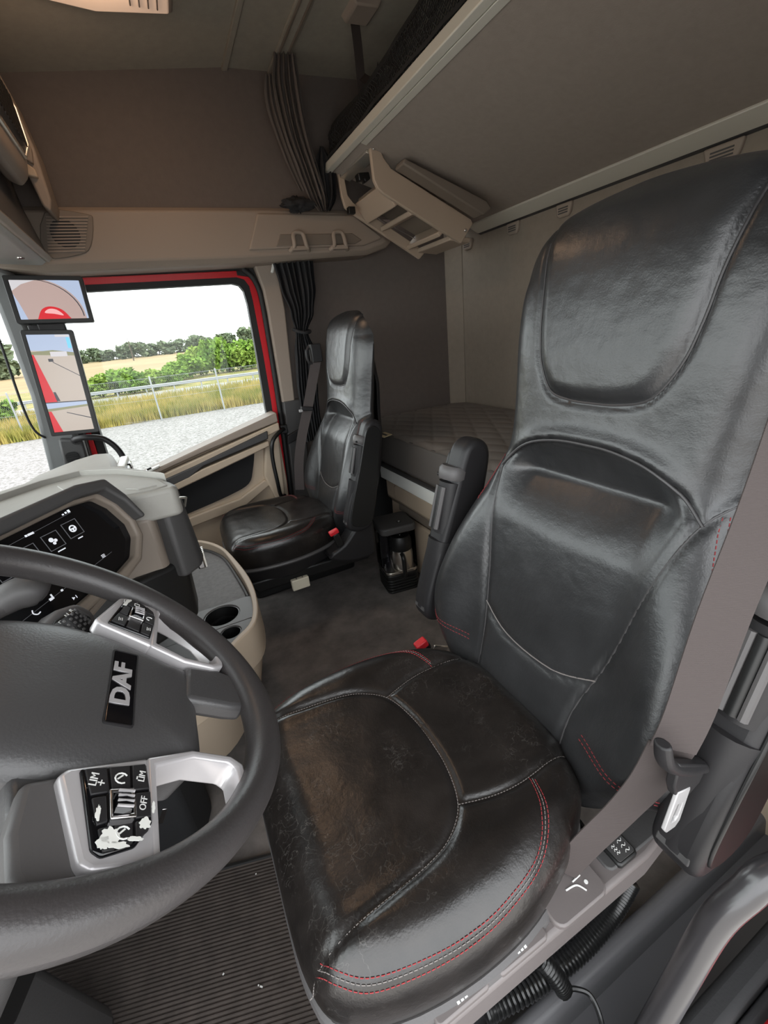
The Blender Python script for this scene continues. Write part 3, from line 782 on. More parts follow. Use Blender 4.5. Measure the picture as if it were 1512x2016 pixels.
TZ = [0.42, 0.9, 1.20, 1.28, 1.33, 1.38, 1.415]; TT = [0.13, 0.135, 0.105, 0.090, 0.066, 0.032, 0.012]
def edge_k(z): return min(0.070, sinterp(z, TZ, TT) * 0.9) / 0.070
def back_x(u, z, detail=True):
    W = sinterp(z, WZ, WW); y = W * u
    x = sinterp(z, BZ, BX)
    b = sinterp(z, [0.42, 0.52, 0.62, 0.72, 0.82, 0.92, 0.99], [0.0, 0.028, 0.058, 0.060, 0.046, 0.018, 0.0])
    au = abs(u)
    x -= b * sm((au - 0.42) / 0.40)
    x += (0.060 * au ** 7 + 0.010 * au ** 2) * edge_k(z)
    if detail:
        p = (y, z)
        if z > 1.06:
            d = polydist(p, B_HEAD)
            if inside(p, B_HEADPOLY): x -= 0.009 * sm(d / 0.03)
            x += 0.006 * math.exp(-(d / 0.006) ** 2)
        if 0.80 < z < 1.10 and au < 0.98:
            za = arch_z(y); lat = sm((0.195 - abs(y)) / 0.07)
            zl = 0.957
            if z < za:
                if z > zl: dep = 0.050 * max(0, min(1, (za - z) / max(0.01, (za - zl)))) ** 0.85 * lat
                else: dep = 0.050 * max(0, 1 - (zl - z) / 0.10) ** 1.6 * lat
                x += dep
            if abs(y) < 0.21:
                dd = z - za
                if 0 <= dd < 0.05: x -= 0.009 * math.exp(-(dd / 0.02) ** 2) * (0.3 + 0.7 * lat)
        dm = min(polydist(p, B_SIDE[0]), polydist(p, B_SIDE[1]), polydist(p, B_LOW), polydist(p, B_ARCH))
        x += 0.0065 * math.exp(-(dm / 0.0065) ** 2)
        x -= 0.004 * math.exp(-((z - 0.80) / 0.09) ** 2 - (y / 0.11) ** 2)
        x += 0.0007 * mnoise.noise(Vector((y * 26, z * 20, 1.7))) + 0.0004 * mnoise.noise(Vector((y * 70, z * 50, 4.7)))
    return x
NF, NB, NZ = 112, 24, 150
def bf(u, v):
    z = 0.42 + (1.415 - 0.42) * (1 - (1 - v) ** 1.25)
    W = sinterp(z, WZ, WW); T = sinterp(z, TZ, TT)
    k = u * (NF + NB)
    if k <= NF:
        uu = math.sin(pi * (k / NF - 0.5))
        uu = lerp(uu, 2 * k / NF - 1, 0.55)
        return (back_x(uu, z), W * uu, z)
    t = (k - NF) / NB
    uu = math.cos(pi * t)
    xc = sinterp(z, BZ, BX)
    return (xc + lerp(0.070 * edge_k(z), T, math.sin(pi * t) ** 0.8), W * uu * 0.995, z)
g = G(); g.grid(bf, NF + NB, NZ, True)
N1 = NF + NB
g.f.append(tuple(range(N1))[::-1]); g.f.append(tuple(len(g.v) - N1 + i for i in range(N1)))
BACK = make_mesh('backrest', g, M['leather'], 70)
def on_back(pl, lift=0.001, n=1):
    out = []
    for y, z in pl:
        W = sinterp(z, WZ, WW); u = max(-1, min(1, y / W))
        out.append((back_x(u, z) - lift, y, z))
    return out
g = G()
g.tube(on_back(B_HEAD[2:-2], 0.0012), 0.0022, 6, smooth=0)
g.tube(on_back(B_ARCH, 0.001), 0.0024, 6, smooth=0)
for s in B_SIDE: g.tube(on_back(s, 0.0), 0.0020, 6, smooth=0)
PIPE = make_mesh('piping', g, M['piping'])
g = G(); g.tube(on_back(B_LOW, 0.0016), 0.0013, 6, smooth=0)
LOWSEAM = make_mesh('lower_seam', g, M['greystitch'])
g = G()
for sg in (1, -1):
    for off in (0.0, 0.01):
        W = lambda z: sinterp(z, WZ, WW)
        dashes(g, [(back_x(sg * (0.93 - off * 3), z) - 0.0008, sg * (0.93 - off * 3) * W(z), z) for z in [0.87 + 0.02 * i for i in range(6)]], 0.005, 0.003, 0.0006)
        dashes(g, [(back_x(sg * u, 0.575 + off + 0.02 * (u - .5)) - 0.0008, sg * u * W(0.575 + off + 0.02 * (u - .5)), 0.575 + off + 0.02 * (u - .5)) for u in [0.50 + 0.03 * i for i in range(16)]], 0.005, 0.003, 0.0006)
BACKRED = make_mesh('red_stitching', g, M['redstitch'])
g = G()
for (z0, z1) in ((0.44, 1.28),):
    def sf(u, v):
        z = lerp(z0, z1, v); W = sinterp(z, WZ, WW) * (0.92 - 0.25 * max(0, v - 0.8) / 0.2)
        a = pi * u
        xc = sinterp(z, BZ, BX) + sinterp(z, [0.42, 0.9, 1.20, 1.28], [0.115, 0.12, 0.090, 0.070])
        return (xc + 0.035 * math.sin(a) ** 0.5, W * math.cos(a), z)
    g.grid(sf, 20, 20)
SHELL = make_mesh('back_shell', g, M['dark'], 60)

ARM = c2([(0.455, 0.55), (0.475, 0.515), (0.53, 0.505), (0.575, 0.53), (0.605, 0.62), (0.645, 0.80), (0.672, 0.92), (0.668, 0.965), (0.640, 0.985), (0.605, 0.975), (0.582, 0.93), (0.535, 0.79), (0.475, 0.63)], 4, True)
def armrest(seat, yc, out, name='armrest'):
    """folded-up arm rest beside the backrest; out = +-1 is the side facing away from the seat"""
    y0, y1 = yc - 0.034, yc + 0.034
    pad = obj('armrest', G().prism(ARM, 'xz', y0, y1), 'dark', seat, 0.016, 4, local=True)
    BASES[pad.name] = Matrix.Identity(4)
    yo = yc + out * 0.034
    ax = Vector((0.27, 0, 1)).normalized()
    obj('side_plate', G().prism([(lerp(x, 0.565, 0.16), lerp(z, 0.745, 0.10)) for x, z in ARM], 'xz', yo - 0.004, yo + 0.004), 'black', pad, 0.003, local=True)
    # slotted grip along the front edge
    c0 = Vector((0.545, yc, 0.755)); c1 = Vector((0.575, yc, 0.885))
    obj('grip', G().tube([c0, c0.lerp(c1, .5), c1], 0.031, 16, smooth=3, flat=1.0), 'dark', pad, local=True)
    fr = Vector((-0.031, 0, 0.007))
    for s in (-0.012, 0.012):
        obj('grip_edge', G().tube([c0 + fr + Vector((0, s, 0.012)), c0.lerp(c1, .5) + fr + Vector((0, s, 0)), c1 + fr + Vector((0, s, -0.012))], 0.006, 8), 'grey', pad, local=True)
    obj('grip_slot', G().tube([c0 + fr * 0.98 + Vector((0, 0, 0.012)), c1 + fr * 0.98 + Vector((0, 0, -0.012))], 0.008, 10, smooth=2), 'black', pad, local=True)
    c2_ = c1 + ax * 0.006
    obj('collar', G().lathe([(0.0, 0), (0.033, 0), (0.036, 0.006), (0.036, 0.026), (0.030, 0.034), (0.0, 0.034)], c2_, 20, ax), 'grey', pad, local=True)
    obj('collar_screw', G().lathe([(0, 0), (0.005, 0), (0.004, 0.003), (0, 0.003)], c2_ + ax * 0.016 + Vector((-0.03, out * 0.02, 0)), 10, (-1, out * 0.6, 0)), 'black', pad, local=True)
    b0 = Vector((0.485, yc, 0.545)); b1 = Vector((0.54, yc, 0.735))
    obj('barrel', G().tube([b0, b0.lerp(b1, .5), b1], lambda t: 0.034 + 0.004 * t, 16, smooth=3), 'dark', pad, local=True)
    obj('barrel_panel', G().box((0.0, 0, 0), (0.006, 0.045, 0.075)), 'dashdark', pad, 0.002, local=True).matrix_local = Matrix.Translation((0.466, yc, 0.585)) @ Matrix.Rotation(0.28, 4, 'Y')
    for k, (z, s) in enumerate(((0.665, 0.016), (0.675, -0.016))):
        obj('screw', G().lathe([(0, 0), (0.004, 0), (0.003, 0.003), (0, 0.003)], (0.496, yc + s, z), 10, (-1, 0, 0.28)), 'steel', pad, local=True)
    return pad

def make_seat(name, label, base, arms, floor_z, ped=(-0.19, 0.20)):
    t = thing(name, label, 'seat', base)
    def put(nm, me):
        o = bpy.data.objects.new(nm, me); COL.objects.link(o); o.parent = t; BASES[o.name] = Matrix.Identity(4); return o
    cu = put('cushion', CUSHION); bk = put('backrest', BACK)
    for nm, me, par in (('grey_stitching', SEAM_GREY, cu), ('red_stitching', SEAM_RED, cu), ('piping', PIPE, bk), ('lower_seam', LOWSEAM, bk), ('red_stitching', BACKRED, bk)):
        o = bpy.data.objects.new(nm, me); COL.objects.link(o); o.parent = par
        if 'stitching' in nm: o['kind'] = 'stuff'
    put('back_shell', SHELL)
    pan_o = [(CC[0] + (x - CC[0]) * 0.985, y * 0.985) for x, y in CUSH]; pan_i = [(CC[0] + (x - CC[0]) * 0.90, y * 0.86) for x, y in CUSH]
    obj('seat_pan', G().prism(pan_i, 'xy', 0.335, 0.43, pan_o), 'dark', t, 0.01, local=True)
    obj('pan_lip', G().tube([(x, y, 0.425) for x, y in pan_o[::3]], 0.009, 8, True, 2), 'grey', t, local=True)
    fz = floor_z
    obj('suspension_cover', G().prism(rrect(0.07, 0.50, ped[0] + 0.01, ped[1] + 0.01, 0.04), 'xy', fz + 0.04, 0.345, rrect(0.0, 0.50, max(ped[0] - 0.05, -0.21), 0.21, 0.05)), 'softblack', t, 0.01, local=True)
    obj('floor_plinth', G().prism(rrect(0.04, 0.62, ped[0], ped[1], 0.03), 'xy', fz, fz + 0.05), 'black', t, 0.008, local=True)
    for a, out in arms: armrest(t, a, out)
    return t

# ---- driver seat
ds = make_seat('driver_seat', 'black leather driver seat with red stitching behind the steering wheel', (0, 0.50, 0), ((-0.325, -1), (0.352, 1)), 0.0)
# side control panel
pn = obj('control_panel', G().prism([(-0.03, -0.262), (0.10, -0.281), (0.50, -0.281), (0.57, -0.272), (0.585, -0.255), (0.575, -0.205), (0.40, -0.195), (0.0, -0.195)], 'xy', 0.365, 0.425), 'sidegrey', ds, 0.008, 3, local=True)
BASES[pn.name] = Matrix.Identity(4)
def key_plate(x0, x1, y0, y1, z, m, nm='switch', r=0.007):
    return obj(nm, G().prism(rrect(x0, x1, y0, y1, r), 'xy', z - 0.012, z), m, pn, 0.003, local=True)
key_plate(0.425, 0.572, -0.268, -0.21, 0.428, 'dashdark', 'rear_pad', 0.012)
k1 = key_plate(0.442, 0.486, -0.272, -0.236, 0.434, 'black', 'heater_switch')
BASES[k1.name] = Matrix.Identity(4)
obj('switch_face', G().prism(rrect(0.446, 0.482, -0.268, -0.240, 0.004), 'xy', 0.432, 0.436), 'dashdark', k1, local=True)
for row, (cx, n, s) in enumerate(((0.472, 3, 0.9), (0.456, 3, 0.6))):
    for j in range(n):
        y0 = -0.262 + j * 0.0085 * s + (0.004 if row else 0.0)
        obj('heat_mark', G().tube([(cx - 0.006 * s, y0 - .0015, 0.4364), (cx - 0.002 * s, y0 + .0015, 0.4364), (cx + 0.002 * s, y0 - .0015, 0.4364), (cx + 0.006 * s, y0 + .0015, 0.4364)], 0.0006, 5, smooth=3), 'print', k1, local=True)
key_plate(0.300, 0.405, -0.284, -0.230, 0.434, 'sidegrey', 'tilt_lever', 0.016)
obj('seat_symbol', G().tube([(0.372, -0.268, 0.4345), (0.364, -0.256, 0.4345), (0.345, -0.253, 0.4345)], 0.0013, 6).tube([(0.379, -0.249, 0.4345), (0.362, -0.250, 0.4345)], 0.0012, 6).lathe([(0, 0), (.003, 0), (.003, .001), (0, .001)], (0.380, -0.260, 0.434), 10), 'print', pn, local=True)
for (a, b) in ((0.195, 0.285), (0.095, 0.180)):
    key_plate(a, b, -0.279, -0.236, 0.431, 'sidegrey', 'air_switch', 0.008)
    m_ = (a + b) / 2
    obj('switch_symbol', G().box((m_ - 0.006, -0.266, 0.4318), (0.004, 0.014, 0.001)).box((m_, -0.264, 0.4318), (0.004, 0.018, 0.001)).box((m_ + 0.006, -0.266, 0.4318), (0.004, 0.014, 0.001)), 'print', pn, local=True)
# belt of the driver seat
bl = obj('seat_belt', G().ribbon([(0.585, -0.300, 1.36), (0.55, -0.305, 1.24), (0.525, -0.308, 1.13), (0.502, -0.31, 1.04), (0.472, -0.31, 0.93), (0.450, -0.31, 0.80), (0.435, -0.308, 0.745)], (0.75, -0.50, -0.42), 0.057, 0.0016)
         .ribbon([(0.440, -0.306, 0.75), (0.435, -0.292, 0.67), (0.420, -0.272, 0.59), (0.385, -0.254, 0.52), (0.352, -0.238, 0.45)], ((0.75, -0.50, -0.42), (0.8, -0.5, -0.3), (0.8, -0.55, -0.1)), lambda t: 0.058 - 0.012 * t, 0.0016), 'belt', ds, local=True)
obj('belt_outlet', G().box((0.595, -0.285, 1.375), (0.07, 0.075, 0.05)).box((0.655, -0.25, 1.33), (0.07, 0.05, 0.12)), 'dark', ds, 0.01, 3, local=True)
bt = obj('belt_tongue', G().tube([(0.395, -0.315, 0.790), (0.405, -0.318, 0.755), (0.44, -0.32, 0.725), (0.485, -0.318, 0.695), (0.505, -0.312, 0.665)], lambda t: 0.010 + 0.003 * math.sin(pi * t), 10, flat=0.7)
         .prism([(0.415, 0.755), (0.485, 0.705), (0.475, 0.680), (0.450, 0.668), (0.425, 0.690), (0.415, 0.715)], 'xz', -0.328, -0.316), 'dark', ds, 0.003, local=True)
BASES[bt.name] = Matrix.Identity(4)
obj('tongue_plate', G().ring([(0.425, 0.700), (0.452, 0.690), (0.446, 0.630), (0.438, 0.622), (0.420, 0.625), (0.414, 0.635)], [(0.431, 0.672), (0.443, 0.668), (0.439, 0.643), (0.435, 0.639), (0.427, 0.641), (0.424, 0.646)], 'xz', -0.329, -0.324), 'tongueplastic', bt, 0.0015, local=True)
# red buckle
bu = obj('belt_buckle', G().box((0.445, 0.302, 0.435), (0.028, 0.022, 0.075), ('Y', -0.35)).box((0.475, 0.300, 0.375), (0.014, 0.012, 0.09), ('Y', -0.5)), 'black', ds, 0.004, local=True)
BASES[bu.name] = Matrix.Identity(4)
obj('release_button', G().box((0.424, 0.302, 0.475), (0.034, 0.024, 0.022), ('Y', -0.35)), 'redplastic', bu, 0.004, local=True)
obj('buckle_plate', G().box((0.472, 0.29, 0.44), (0.05, 0.006, 0.03), ('Y', 0.5)), 'steel', bu, 0.002, local=True)
# dark box under the driver seat that carries the coiled leads
obj('base_cover', G().prism([(-0.02, 0.02), (0.60, 0.02), (0.60, 0.34), (0.05, 0.34)], 'xz', -0.21, -0.17), 'sill', ds, 0.02, 3, local=True)

# coiled leads
def coil(path, R, wire, turns, n=9):
    P = catmull(path, 24); L = len(P) - 1; pts = []
    N = turns * 12; prev = None
    fr = []
    for i in range(L + 1):
        t = (P[min(i + 1, L)] - P[max(i - 1, 0)]).normalized()
        a = t.orthogonal().normalized() if prev is None else (prev - t * prev.dot(t)).normalized()
        prev = a; fr.append((a, t.cross(a)))
    for k in range(N + 1):
        s = k / N * L; i = min(int(s), L - 1); f = s - i
        p = P[i].lerp(P[i + 1], f); a, b = fr[i]
        th = 2 * pi * turns * k / N
        pts.append(p + a * (R * math.cos(th)) + b * (R * math.sin(th)))
    return G().tube(pts, wire, 6, smooth=0)
M['cord'] = mat('black_cord', (0.008, 0.008, 0.008), 0.28)
c1 = thing('coiled_cable', 'long black coiled cable hanging along the driver seat base', 'cable', (0.25, 0.26, 0.2))
obj('coil', coil([(0.20, 0.262, 0.205), (0.30, 0.248, 0.20), (0.40, 0.242, 0.205), (0.48, 0.246, 0.225), (0.53, 0.252, 0.265)], 0.0135, 0.0042, 52), 'cord', c1)
obj('lead', G().tube([(0.53, 0.252, 0.265), (0.54, 0.252, 0.30), (0.53, 0.255, 0.345), (0.51, 0.27, 0.372)], 0.004, 8), 'cord', c1)
c2_ = thing('coiled_cable', 'short black coiled cable crossing the longer one, ending in a straight lead', 'cable', (0.30, 0.24, 0.25))
obj('coil', coil([(0.28, 0.268, 0.305), (0.305, 0.246, 0.275), (0.318, 0.225, 0.25), (0.322, 0.214, 0.235)], 0.0115, 0.0040, 17), 'cord', c2_)
obj('lead', G().tube([(0.322, 0.214, 0.235), (0.34, 0.205, 0.235), (0.355, 0.19, 0.23), (0.35, 0.165, 0.22), (0.33, 0.14, 0.20), (0.31, 0.12, 0.17)], 0.004, 8), 'cord', c2_)

# ---- passenger seat
PO = Vector((0.09, 1.97, -0.07))
ps = make_seat('passenger_seat', 'black leather passenger seat beside the far door', tuple(PO), ((-0.315, -1),), 0.07, (0.10, 0.24))
rc = obj('recline_cover', G().prism(c2([(0.36, 0.40), (0.44, 0.35), (0.55, 0.34), (0.595, 0.37), (0.60, 0.50), (0.585, 0.545), (0.55, 0.555), (0.50, 0.50), (0.44, 0.44)], 4, True), 'xz', -0.30, -0.21), 'dark', ps, 0.015, 3, local=True)
obj('side_skirt', G().prism([(0.0, 0.36), (0.60, 0.35), (0.58, 0.295), (0.03, 0.300)], 'xz', -0.235, 0.20), 'black', ps, 0.01, local=True)
ch_ = obj('cream_handle', G().prism(rrect(0.18, 0.262, -0.262, -0.236, 0.006), 'xy', 0.268, 0.322), 'cream', ps, 0.005, local=True)
BASES[ch_.name] = Matrix.Identity(4)
for x in (0.207, 0.235):
    obj('notch', G().box((x, -0.25, 0.3225), (0.005, 0.014, 0.004)), 'taupe', ch_, local=True)
ch_['label'] = 'cream plastic block with two notches at the foot of the seat'
pb = obj('belt_buckle', G().box((0.42, -0.285, 0.47), (0.03, 0.022, 0.07), ('Y', -0.25)), 'black', ps, 0.004, local=True)
BASES[pb.name] = Matrix.Identity(4)
obj('release_button', G().box((0.405, -0.287, 0.513), (0.044, 0.026, 0.02), ('Y', -0.25)), 'redplastic', pb, 0.004, local=True)
obj('seat_belt', G().ribbon([(0.62, 0.235, 1.235), (0.575, 0.25, 1.10), (0.53, 0.262, 0.97), (0.48, 0.272, 0.84), (0.44, 0.278, 0.70), (0.42, 0.285, 0.55)], (0.9, -0.35, 0.1), 0.05, 0.0016), 'belt', ps, local=True)
bo = obj('belt_outlet', G().box((0.615, 0.235, 1.25), (0.05, 0.05, 0.085)).tube([(0.60, 0.25, 1.29), (0.575, 0.25, 1.26), (0.58, 0.25, 1.21), (0.61, 0.25, 1.20)], 0.008, 8), 'dark', ps, 0.008, local=True)
obj('belt_tongue', G().box((0.53, 0.255, 0.985), (0.065, 0.016, 0.022), ('Y', 0.2)), 'dark', ps, 0.004, local=True)
obj('tongue_plate', G().box((0.495, 0.252, 0.98), (0.02, 0.01, 0.014)), 'tongueplastic', ps, 0.002, local=True)

# ================================================================== BUNKS
ub = thing('upper_bunk', 'grey padded upper bunk tilted up, seen from below, with aluminium edge rails', 'bunk', (1.34, 1.1, 1.80))
obj('bed_base', G().prism([(0.93, 1.952), (1.755, 1.714), (1.765, 1.755), (0.94, 1.99)], 'xz', -0.08, 2.275), 'bunk', ub, 0.006)
fr_ = obj('front_rail', G().prism([(0.910, 1.950), (0.935, 1.942), (0.942, 1.962), (0.943, 1.978), (0.915, 1.985)], 'xz', -0.08, 2.285), 'rail', ub, 0.003)
obj('front_rail_lip', G().prism([(0.938, 1.943), (0.962, 1.936), (0.965, 1.950), (0.941, 1.957)], 'xz', -0.08, 1.93), 'rail', ub, 0.002)
obj('rear_rail', G().prism([(1.690, 1.724), (1.752, 1.694), (1.764, 1.690), (1.772, 1.735), (1.70, 1.745)], 'xz', -0.08, 2.25), 'rail', ub, 0.003)
obj('rear_rail_seal', G().prism([(1.762, 1.690), (1.782, 1.684), (1.782, 1.725), (1.765, 1.725)], 'xz', -0.08, 2.25), 'dashdark', ub, 0.002)
# clips / small vents under the rear rail
vd = [('ridged beige vent clip under the rear rail, next to the folded ladder', 2.36), ('small beige hook clip on the rear wall, second from the ladder', 1.98), ('ridged beige vent clip on the rear wall, above the edge of the driver headrest', 1.655), ('larger ridged beige vent clip on the rear wall, above the middle of the driver headrest', 1.02)]
for lab, y in vd:
    v = thing('wall_clip', lab, 'clip', (1.78, y, 1.655), group='clips under the rear rail')
    w = 0.045 if y > 1.3 else 0.06
    obj('clip_body', G().prism([(y - w, 1.685), (y + w, 1.685), (y + w * .8, 1.64), (y + w * .5, 1.632), (y - w * .6, 1.632), (y - w * .85, 1.645)], 'yz', 1.765, 1.785), 'header', v, 0.006)
    for k in range(3):
        obj('slot', G().box((1.7645, y, 1.648 + k * 0.0095), (0.003, w * 1.15, 0.0045)), 'dashdark', v)

# folded ladder
ld = thing('bunk_ladder', 'beige folding ladder stowed under the upper bunk', 'ladder', (1.1, 2.1, 1.95))
def rail_poly(dx, dz): return c2([(0.985 + dx, 1.955 + dz), (1.02 + dx, 1.955 + dz), (1.045 + dx, 1.905 + dz), (1.075 + dx, 1.875 + dz)], 3)[:-1] + [(1.075 + dx, 1.872 + dz), (1.485 + dx, 1.690 + dz), (1.495 + dx, 1.672 + dz), (1.425 + dx, 1.592 + dz), (1.03 + dx, 1.782 + dz), (1.005 + dx, 1.80 + dz), (0.99 + dx, 1.83 + dz)]
obj('side_rail', G().prism(rail_poly(0.0, 0.0), 'xz', 1.945, 1.965), 'ladder', ld, 0.004)
obj('side_rail', G().prism([(0.965, 1.955), (0.995, 1.955), (1.005, 1.86), (1.03, 1.83), (1.425, 1.615), (1.385, 1.582), (1.02, 1.785), (0.985, 1.81), (0.972, 1.86)], 'xz', 2.265, 2.285), 'ladder', ld, 0.004)
obj('upper_board', G().prism([(1.10, 1.885), (1.52, 1.745), (1.545, 1.715), (1.50, 1.69), (1.09, 1.865)], 'xz', 1.87, 1.945), 'taupe', ld, 0.006)
sl = Vector((0.41, 0, -0.195)).normalized()
for k, (s, w) in enumerate(((0.03, 0.10), (0.17, 0.07), (0.33, 0.08), (0.43, 0.12))):
    p = Vector((1.045, 2.115, 1.80)) + sl * s
    obj('step', G().box(p, (w, 0.30, 0.022), ('Y', (0.95, -0.25, -0.7, 0.1)[k])), 'ladder', ld, 0.005)
obj('back_board', G().box((1.22, 2.115, 1.765), (0.36, 0.30, 0.012), ('Y', 0.445)), 'taupe', ld, 0.003)
obj('hinge_plate', G().box((1.0, 2.115, 1.925), (0.05, 0.30, 0.012), ('Y', 0.28)), 'alu', ld, 0.002)
obj('latch', G().prism([(0.985, 1.895), (1.04, 1.90), (1.045, 1.875), (1.02, 1.86), (1.015, 1.872), (0.99, 1.866)], 'xz', 2.085, 2.125), 'black', ld, 0.004)
obj('foot_bracket', G().box((1.0, 2.235, 1.79), (0.035, 0.03, 0.03)), 'black', ld, 0.004)
for (x, y, z) in ((1.003, 1.943, 1.935), (0.982, 2.262, 1.935), (1.45, 1.943, 1.645)):
    obj('bolt', G().lathe([(0, 0), (0.008, 0), (0.006, 0.004), (0, 0.004)], (x, y, z), 12, (0, -1, 0)), 'chrome', ld)
obj('tension_wire', G().tube([(1.03, 2.25, 1.82), (1.20, 2.24, 1.735), (1.36, 2.22, 1.655)], 0.002, 5), 'chrome', ld)

# safety net gathered on the front rail, and its straps
rn = random.Random(5)
def net_p(u, v):
    y = lerp(0.85, 2.27, u); n1 = mnoise.noise(Vector((y * 6, v * 2.0, 0.0))); n2 = mnoise.noise(Vector((y * 14, v * 4, 3.0)))
    h = interp(y, [0.85, 1.3, 1.7, 1.95, 2.1, 2.27], [0.15, 0.15, 0.12, 0.10, 0.12, 0.11])
    return (0.925 + 0.016 * n1 + 0.010 * n2 + 0.035 * v, y, 1.99 + h * v + 0.010 * n2)
g = G()
NU, NV = 76, 7
def net_w(A, B, r=0.0021):
    A = Vector(A); B = Vector(B); d = (B - A).normalized(); a = d.orthogonal().normalized() * r; b = d.cross(a).normalized() * r
    g.add([A + a, A + b, A - a, A - b, B + a, B + b, B - a, B - b], [(0, 1, 5, 4), (1, 2, 6, 5), (2, 3, 7, 6), (3, 0, 4, 7)])
for lay in range(1):
    for i in range(NU):
        for j in range(NV):
            off = 0.004 * lay
            A = Vector(net_p((i + .5 * lay) / NU, j / NV)) + Vector((off * 4, 0, 0)); B = Vector(net_p((i + 1 + .5 * lay) / NU, (j + 1) / NV)) + Vector((off * 4, 0, 0))
            C_ = Vector(net_p((i + 1 + .5 * lay) / NU, j / NV)) + Vector((off * 4, 0, 0)); D = Vector(net_p((i + .5 * lay) / NU, (j + 1) / NV)) + Vector((off * 4, 0, 0))
            net_w(A, B); net_w(C_, D)
sn = thing('safety_net', 'black mesh safety net bunched along the upper bunk edge', 'net', (0.93, 1.6, 2.0))
o = obj('mesh', g, 'net', sn); o['kind'] = 'stuff'
obj('top_band', G().ribbon([(Vector(net_p(t / 40, 1.0)) + Vector((0.01, 0, 0.012))) for t in range(41)], (0.3, 0, 1), 0.022, 0.004, smooth=0), 'net', sn)
obj('lower_band', G().ribbon([(Vector(net_p(t / 40, 0.05)) + Vector((-0.008, 0, 0.0))) for t in range(41)], (0.1, 0, 1), 0.012, 0.003, smooth=0), 'net', sn)
obj('hanging_strap', G().ribbon([(0.985, 1.98, 2.36), (1.0, 2.0, 2.27), (1.01, 2.02, 2.19), (1.02, 2.04, 2.13), (1.02, 2.06, 2.06)], (0.8, -0.5, 0.1), 0.034, 0.003), 'strap', sn)
obj('side_strap', G().ribbon([(1.01, 2.03, 2.20), (1.03, 1.97, 2.155), (1.01, 1.88, 2.13), (0.97, 1.80, 2.12)], (0.3, 0.1, 1), 0.028, 0.003), 'strap', sn)
obj('ceiling_anchor', G().prism([(0.92, 2.338), (1.05, 2.342), (1.03, 2.315), (0.94, 2.312)], 'xz', 1.86, 1.97), 'header', sn, 0.006)

# lower bunk
lb = thing('lower_bunk', 'dark quilted mattress on the lower bunk behind the seats', 'mattress', (1.35, 1.3, 0.58))
def quilt(u, v):
    x = lerp(0.955, 1.765, v); y = lerp(-0.05, 2.485, u)
    e = min(u, 1 - u, v * 0.8, 1 - v)
    z = 0.742 + 0.012 * sm(e / 0.05)
    s = 26
    q = abs(math.sin((x + y * 0.62) * s)) * abs(math.sin((x - y * 0.62) * s))
    return (x, y, z + 0.006 * q ** 0.5)
obj('quilted_top', G().grid(quilt, 300, 110), 'quilt', lb, sharp=80)
obj('mattress_core', G().prism([(0.935, 0.60), (0.945, 0.70), (0.955, 0.745), (1.765, 0.745), (1.765, 0.585), (0.95, 0.585)], 'xz', -0.06, 2.49), 'mattress', lb, 0.02, 4)
tg = obj('care_tag', G().box((0.947, 2.005, 0.748), (0.05, 0.085, 0.003), ('Y', -0.15)), 'yellow', lb, 0.001)
obj('tag_print', G().box((0.946, 2.005, 0.7505), (0.012, 0.06, 0.0006), ('Y', -0.15)), 'dashdark', lb)
bb = thing('storage_locker', 'beige storage locker with white front board under the lower bunk', 'locker', (1.35, 1.3, 0.0))
obj('front_board', G().prism([(0.925, 0.505), (0.945, 0.505), (0.945, 0.578), (0.925, 0.578)], 'xz', -0.05, 2.06), 'white', bb, 0.003)
obj('board_edge', G().box((0.93, 1.0, 0.583), (0.03, 2.10, 0.008)), 'dashdark', bb, 0.002)
obj('locker_front', G().prism([(0.97, 0.0), (1.75, 0.0), (1.75, 0.58), (0.96, 0.58), (0.96, 0.38), (0.985, 0.36)], 'xz', -0.05, 2.08), 'beige', bb, 0.012)
obj('locker_panel', G().prism([(-0.05, 0.395), (1.93, 0.395), (1.96, 0.42), (1.96, 0.475), (1.93, 0.495), (-0.05, 0.495)], 'yz', 0.945, 0.97), 'beige', bb, 0.012, 3)
obj('locker_panel', G().prism([(-0.05, 0.03), (1.90, 0.03), (1.945, 0.06), (1.945, 0.30), (1.90, 0.325), (-0.05, 0.325)], 'yz', 0.955, 0.98), 'beige', bb, 0.012, 3)
obj('panel_strip', G().prism([(-0.05, 0.338), (1.94, 0.338), (1.94, 0.383), (-0.05, 0.383)], 'yz', 0.958, 0.985), 'taupe', bb, 0.004)
obj('end_post', G().prism([(2.08, 0.0), (2.49, 0.0), (2.49, 0.58), (2.08, 0.58)], 'yz', 1.02, 1.1), 'softblack', bb, 0.01)

# ================================================================== COFFEE MAKER
ca = math.radians(-8)
cm = thing('coffee_maker', 'black travel coffee maker with steel jug on the floor behind the passenger seat', 'coffee maker', (0.835, 1.77, 0.0), (0, 0, ca))
def cobj(n, g, m, par=None, bev=0.0, seg=2): return obj(n, g, m, par or cm, bev, seg, local=True)
for k in range(5):
    cobj('base_rib', G().prism(rrect(-0.085, 0.085, -0.085, 0.085, 0.028), 'xy', 0.0 + k * 0.016, 0.013 + k * 0.016), 'black', None, 0.003)
cobj('base_core', G().prism(rrect(-0.080, 0.080, -0.080, 0.080, 0.026), 'xy', 0.0, 0.10), 'black')
cobj('hot_plate', G().prism(rrect(-0.086, 0.086, -0.086, 0.086, 0.028), 'xy', 0.085, 0.105), 'black', None, 0.004)
cobj('plate_rim', G().prism(rrect(-0.083, 0.083, -0.083, 0.083, 0.026), 'xy', 0.105, 0.122), 'steel', None, 0.003)
cobj('rear_column', G().prism(rrect(-0.02, 0.09, 0.03, 0.085, 0.02), 'xy', 0.12, 0.335), 'black', None, 0.004)
cobj('side_wall', G().prism(rrect(0.080, 0.087, -0.07, 0.03, 0.003), 'xy', 0.12, 0.335), 'jug')
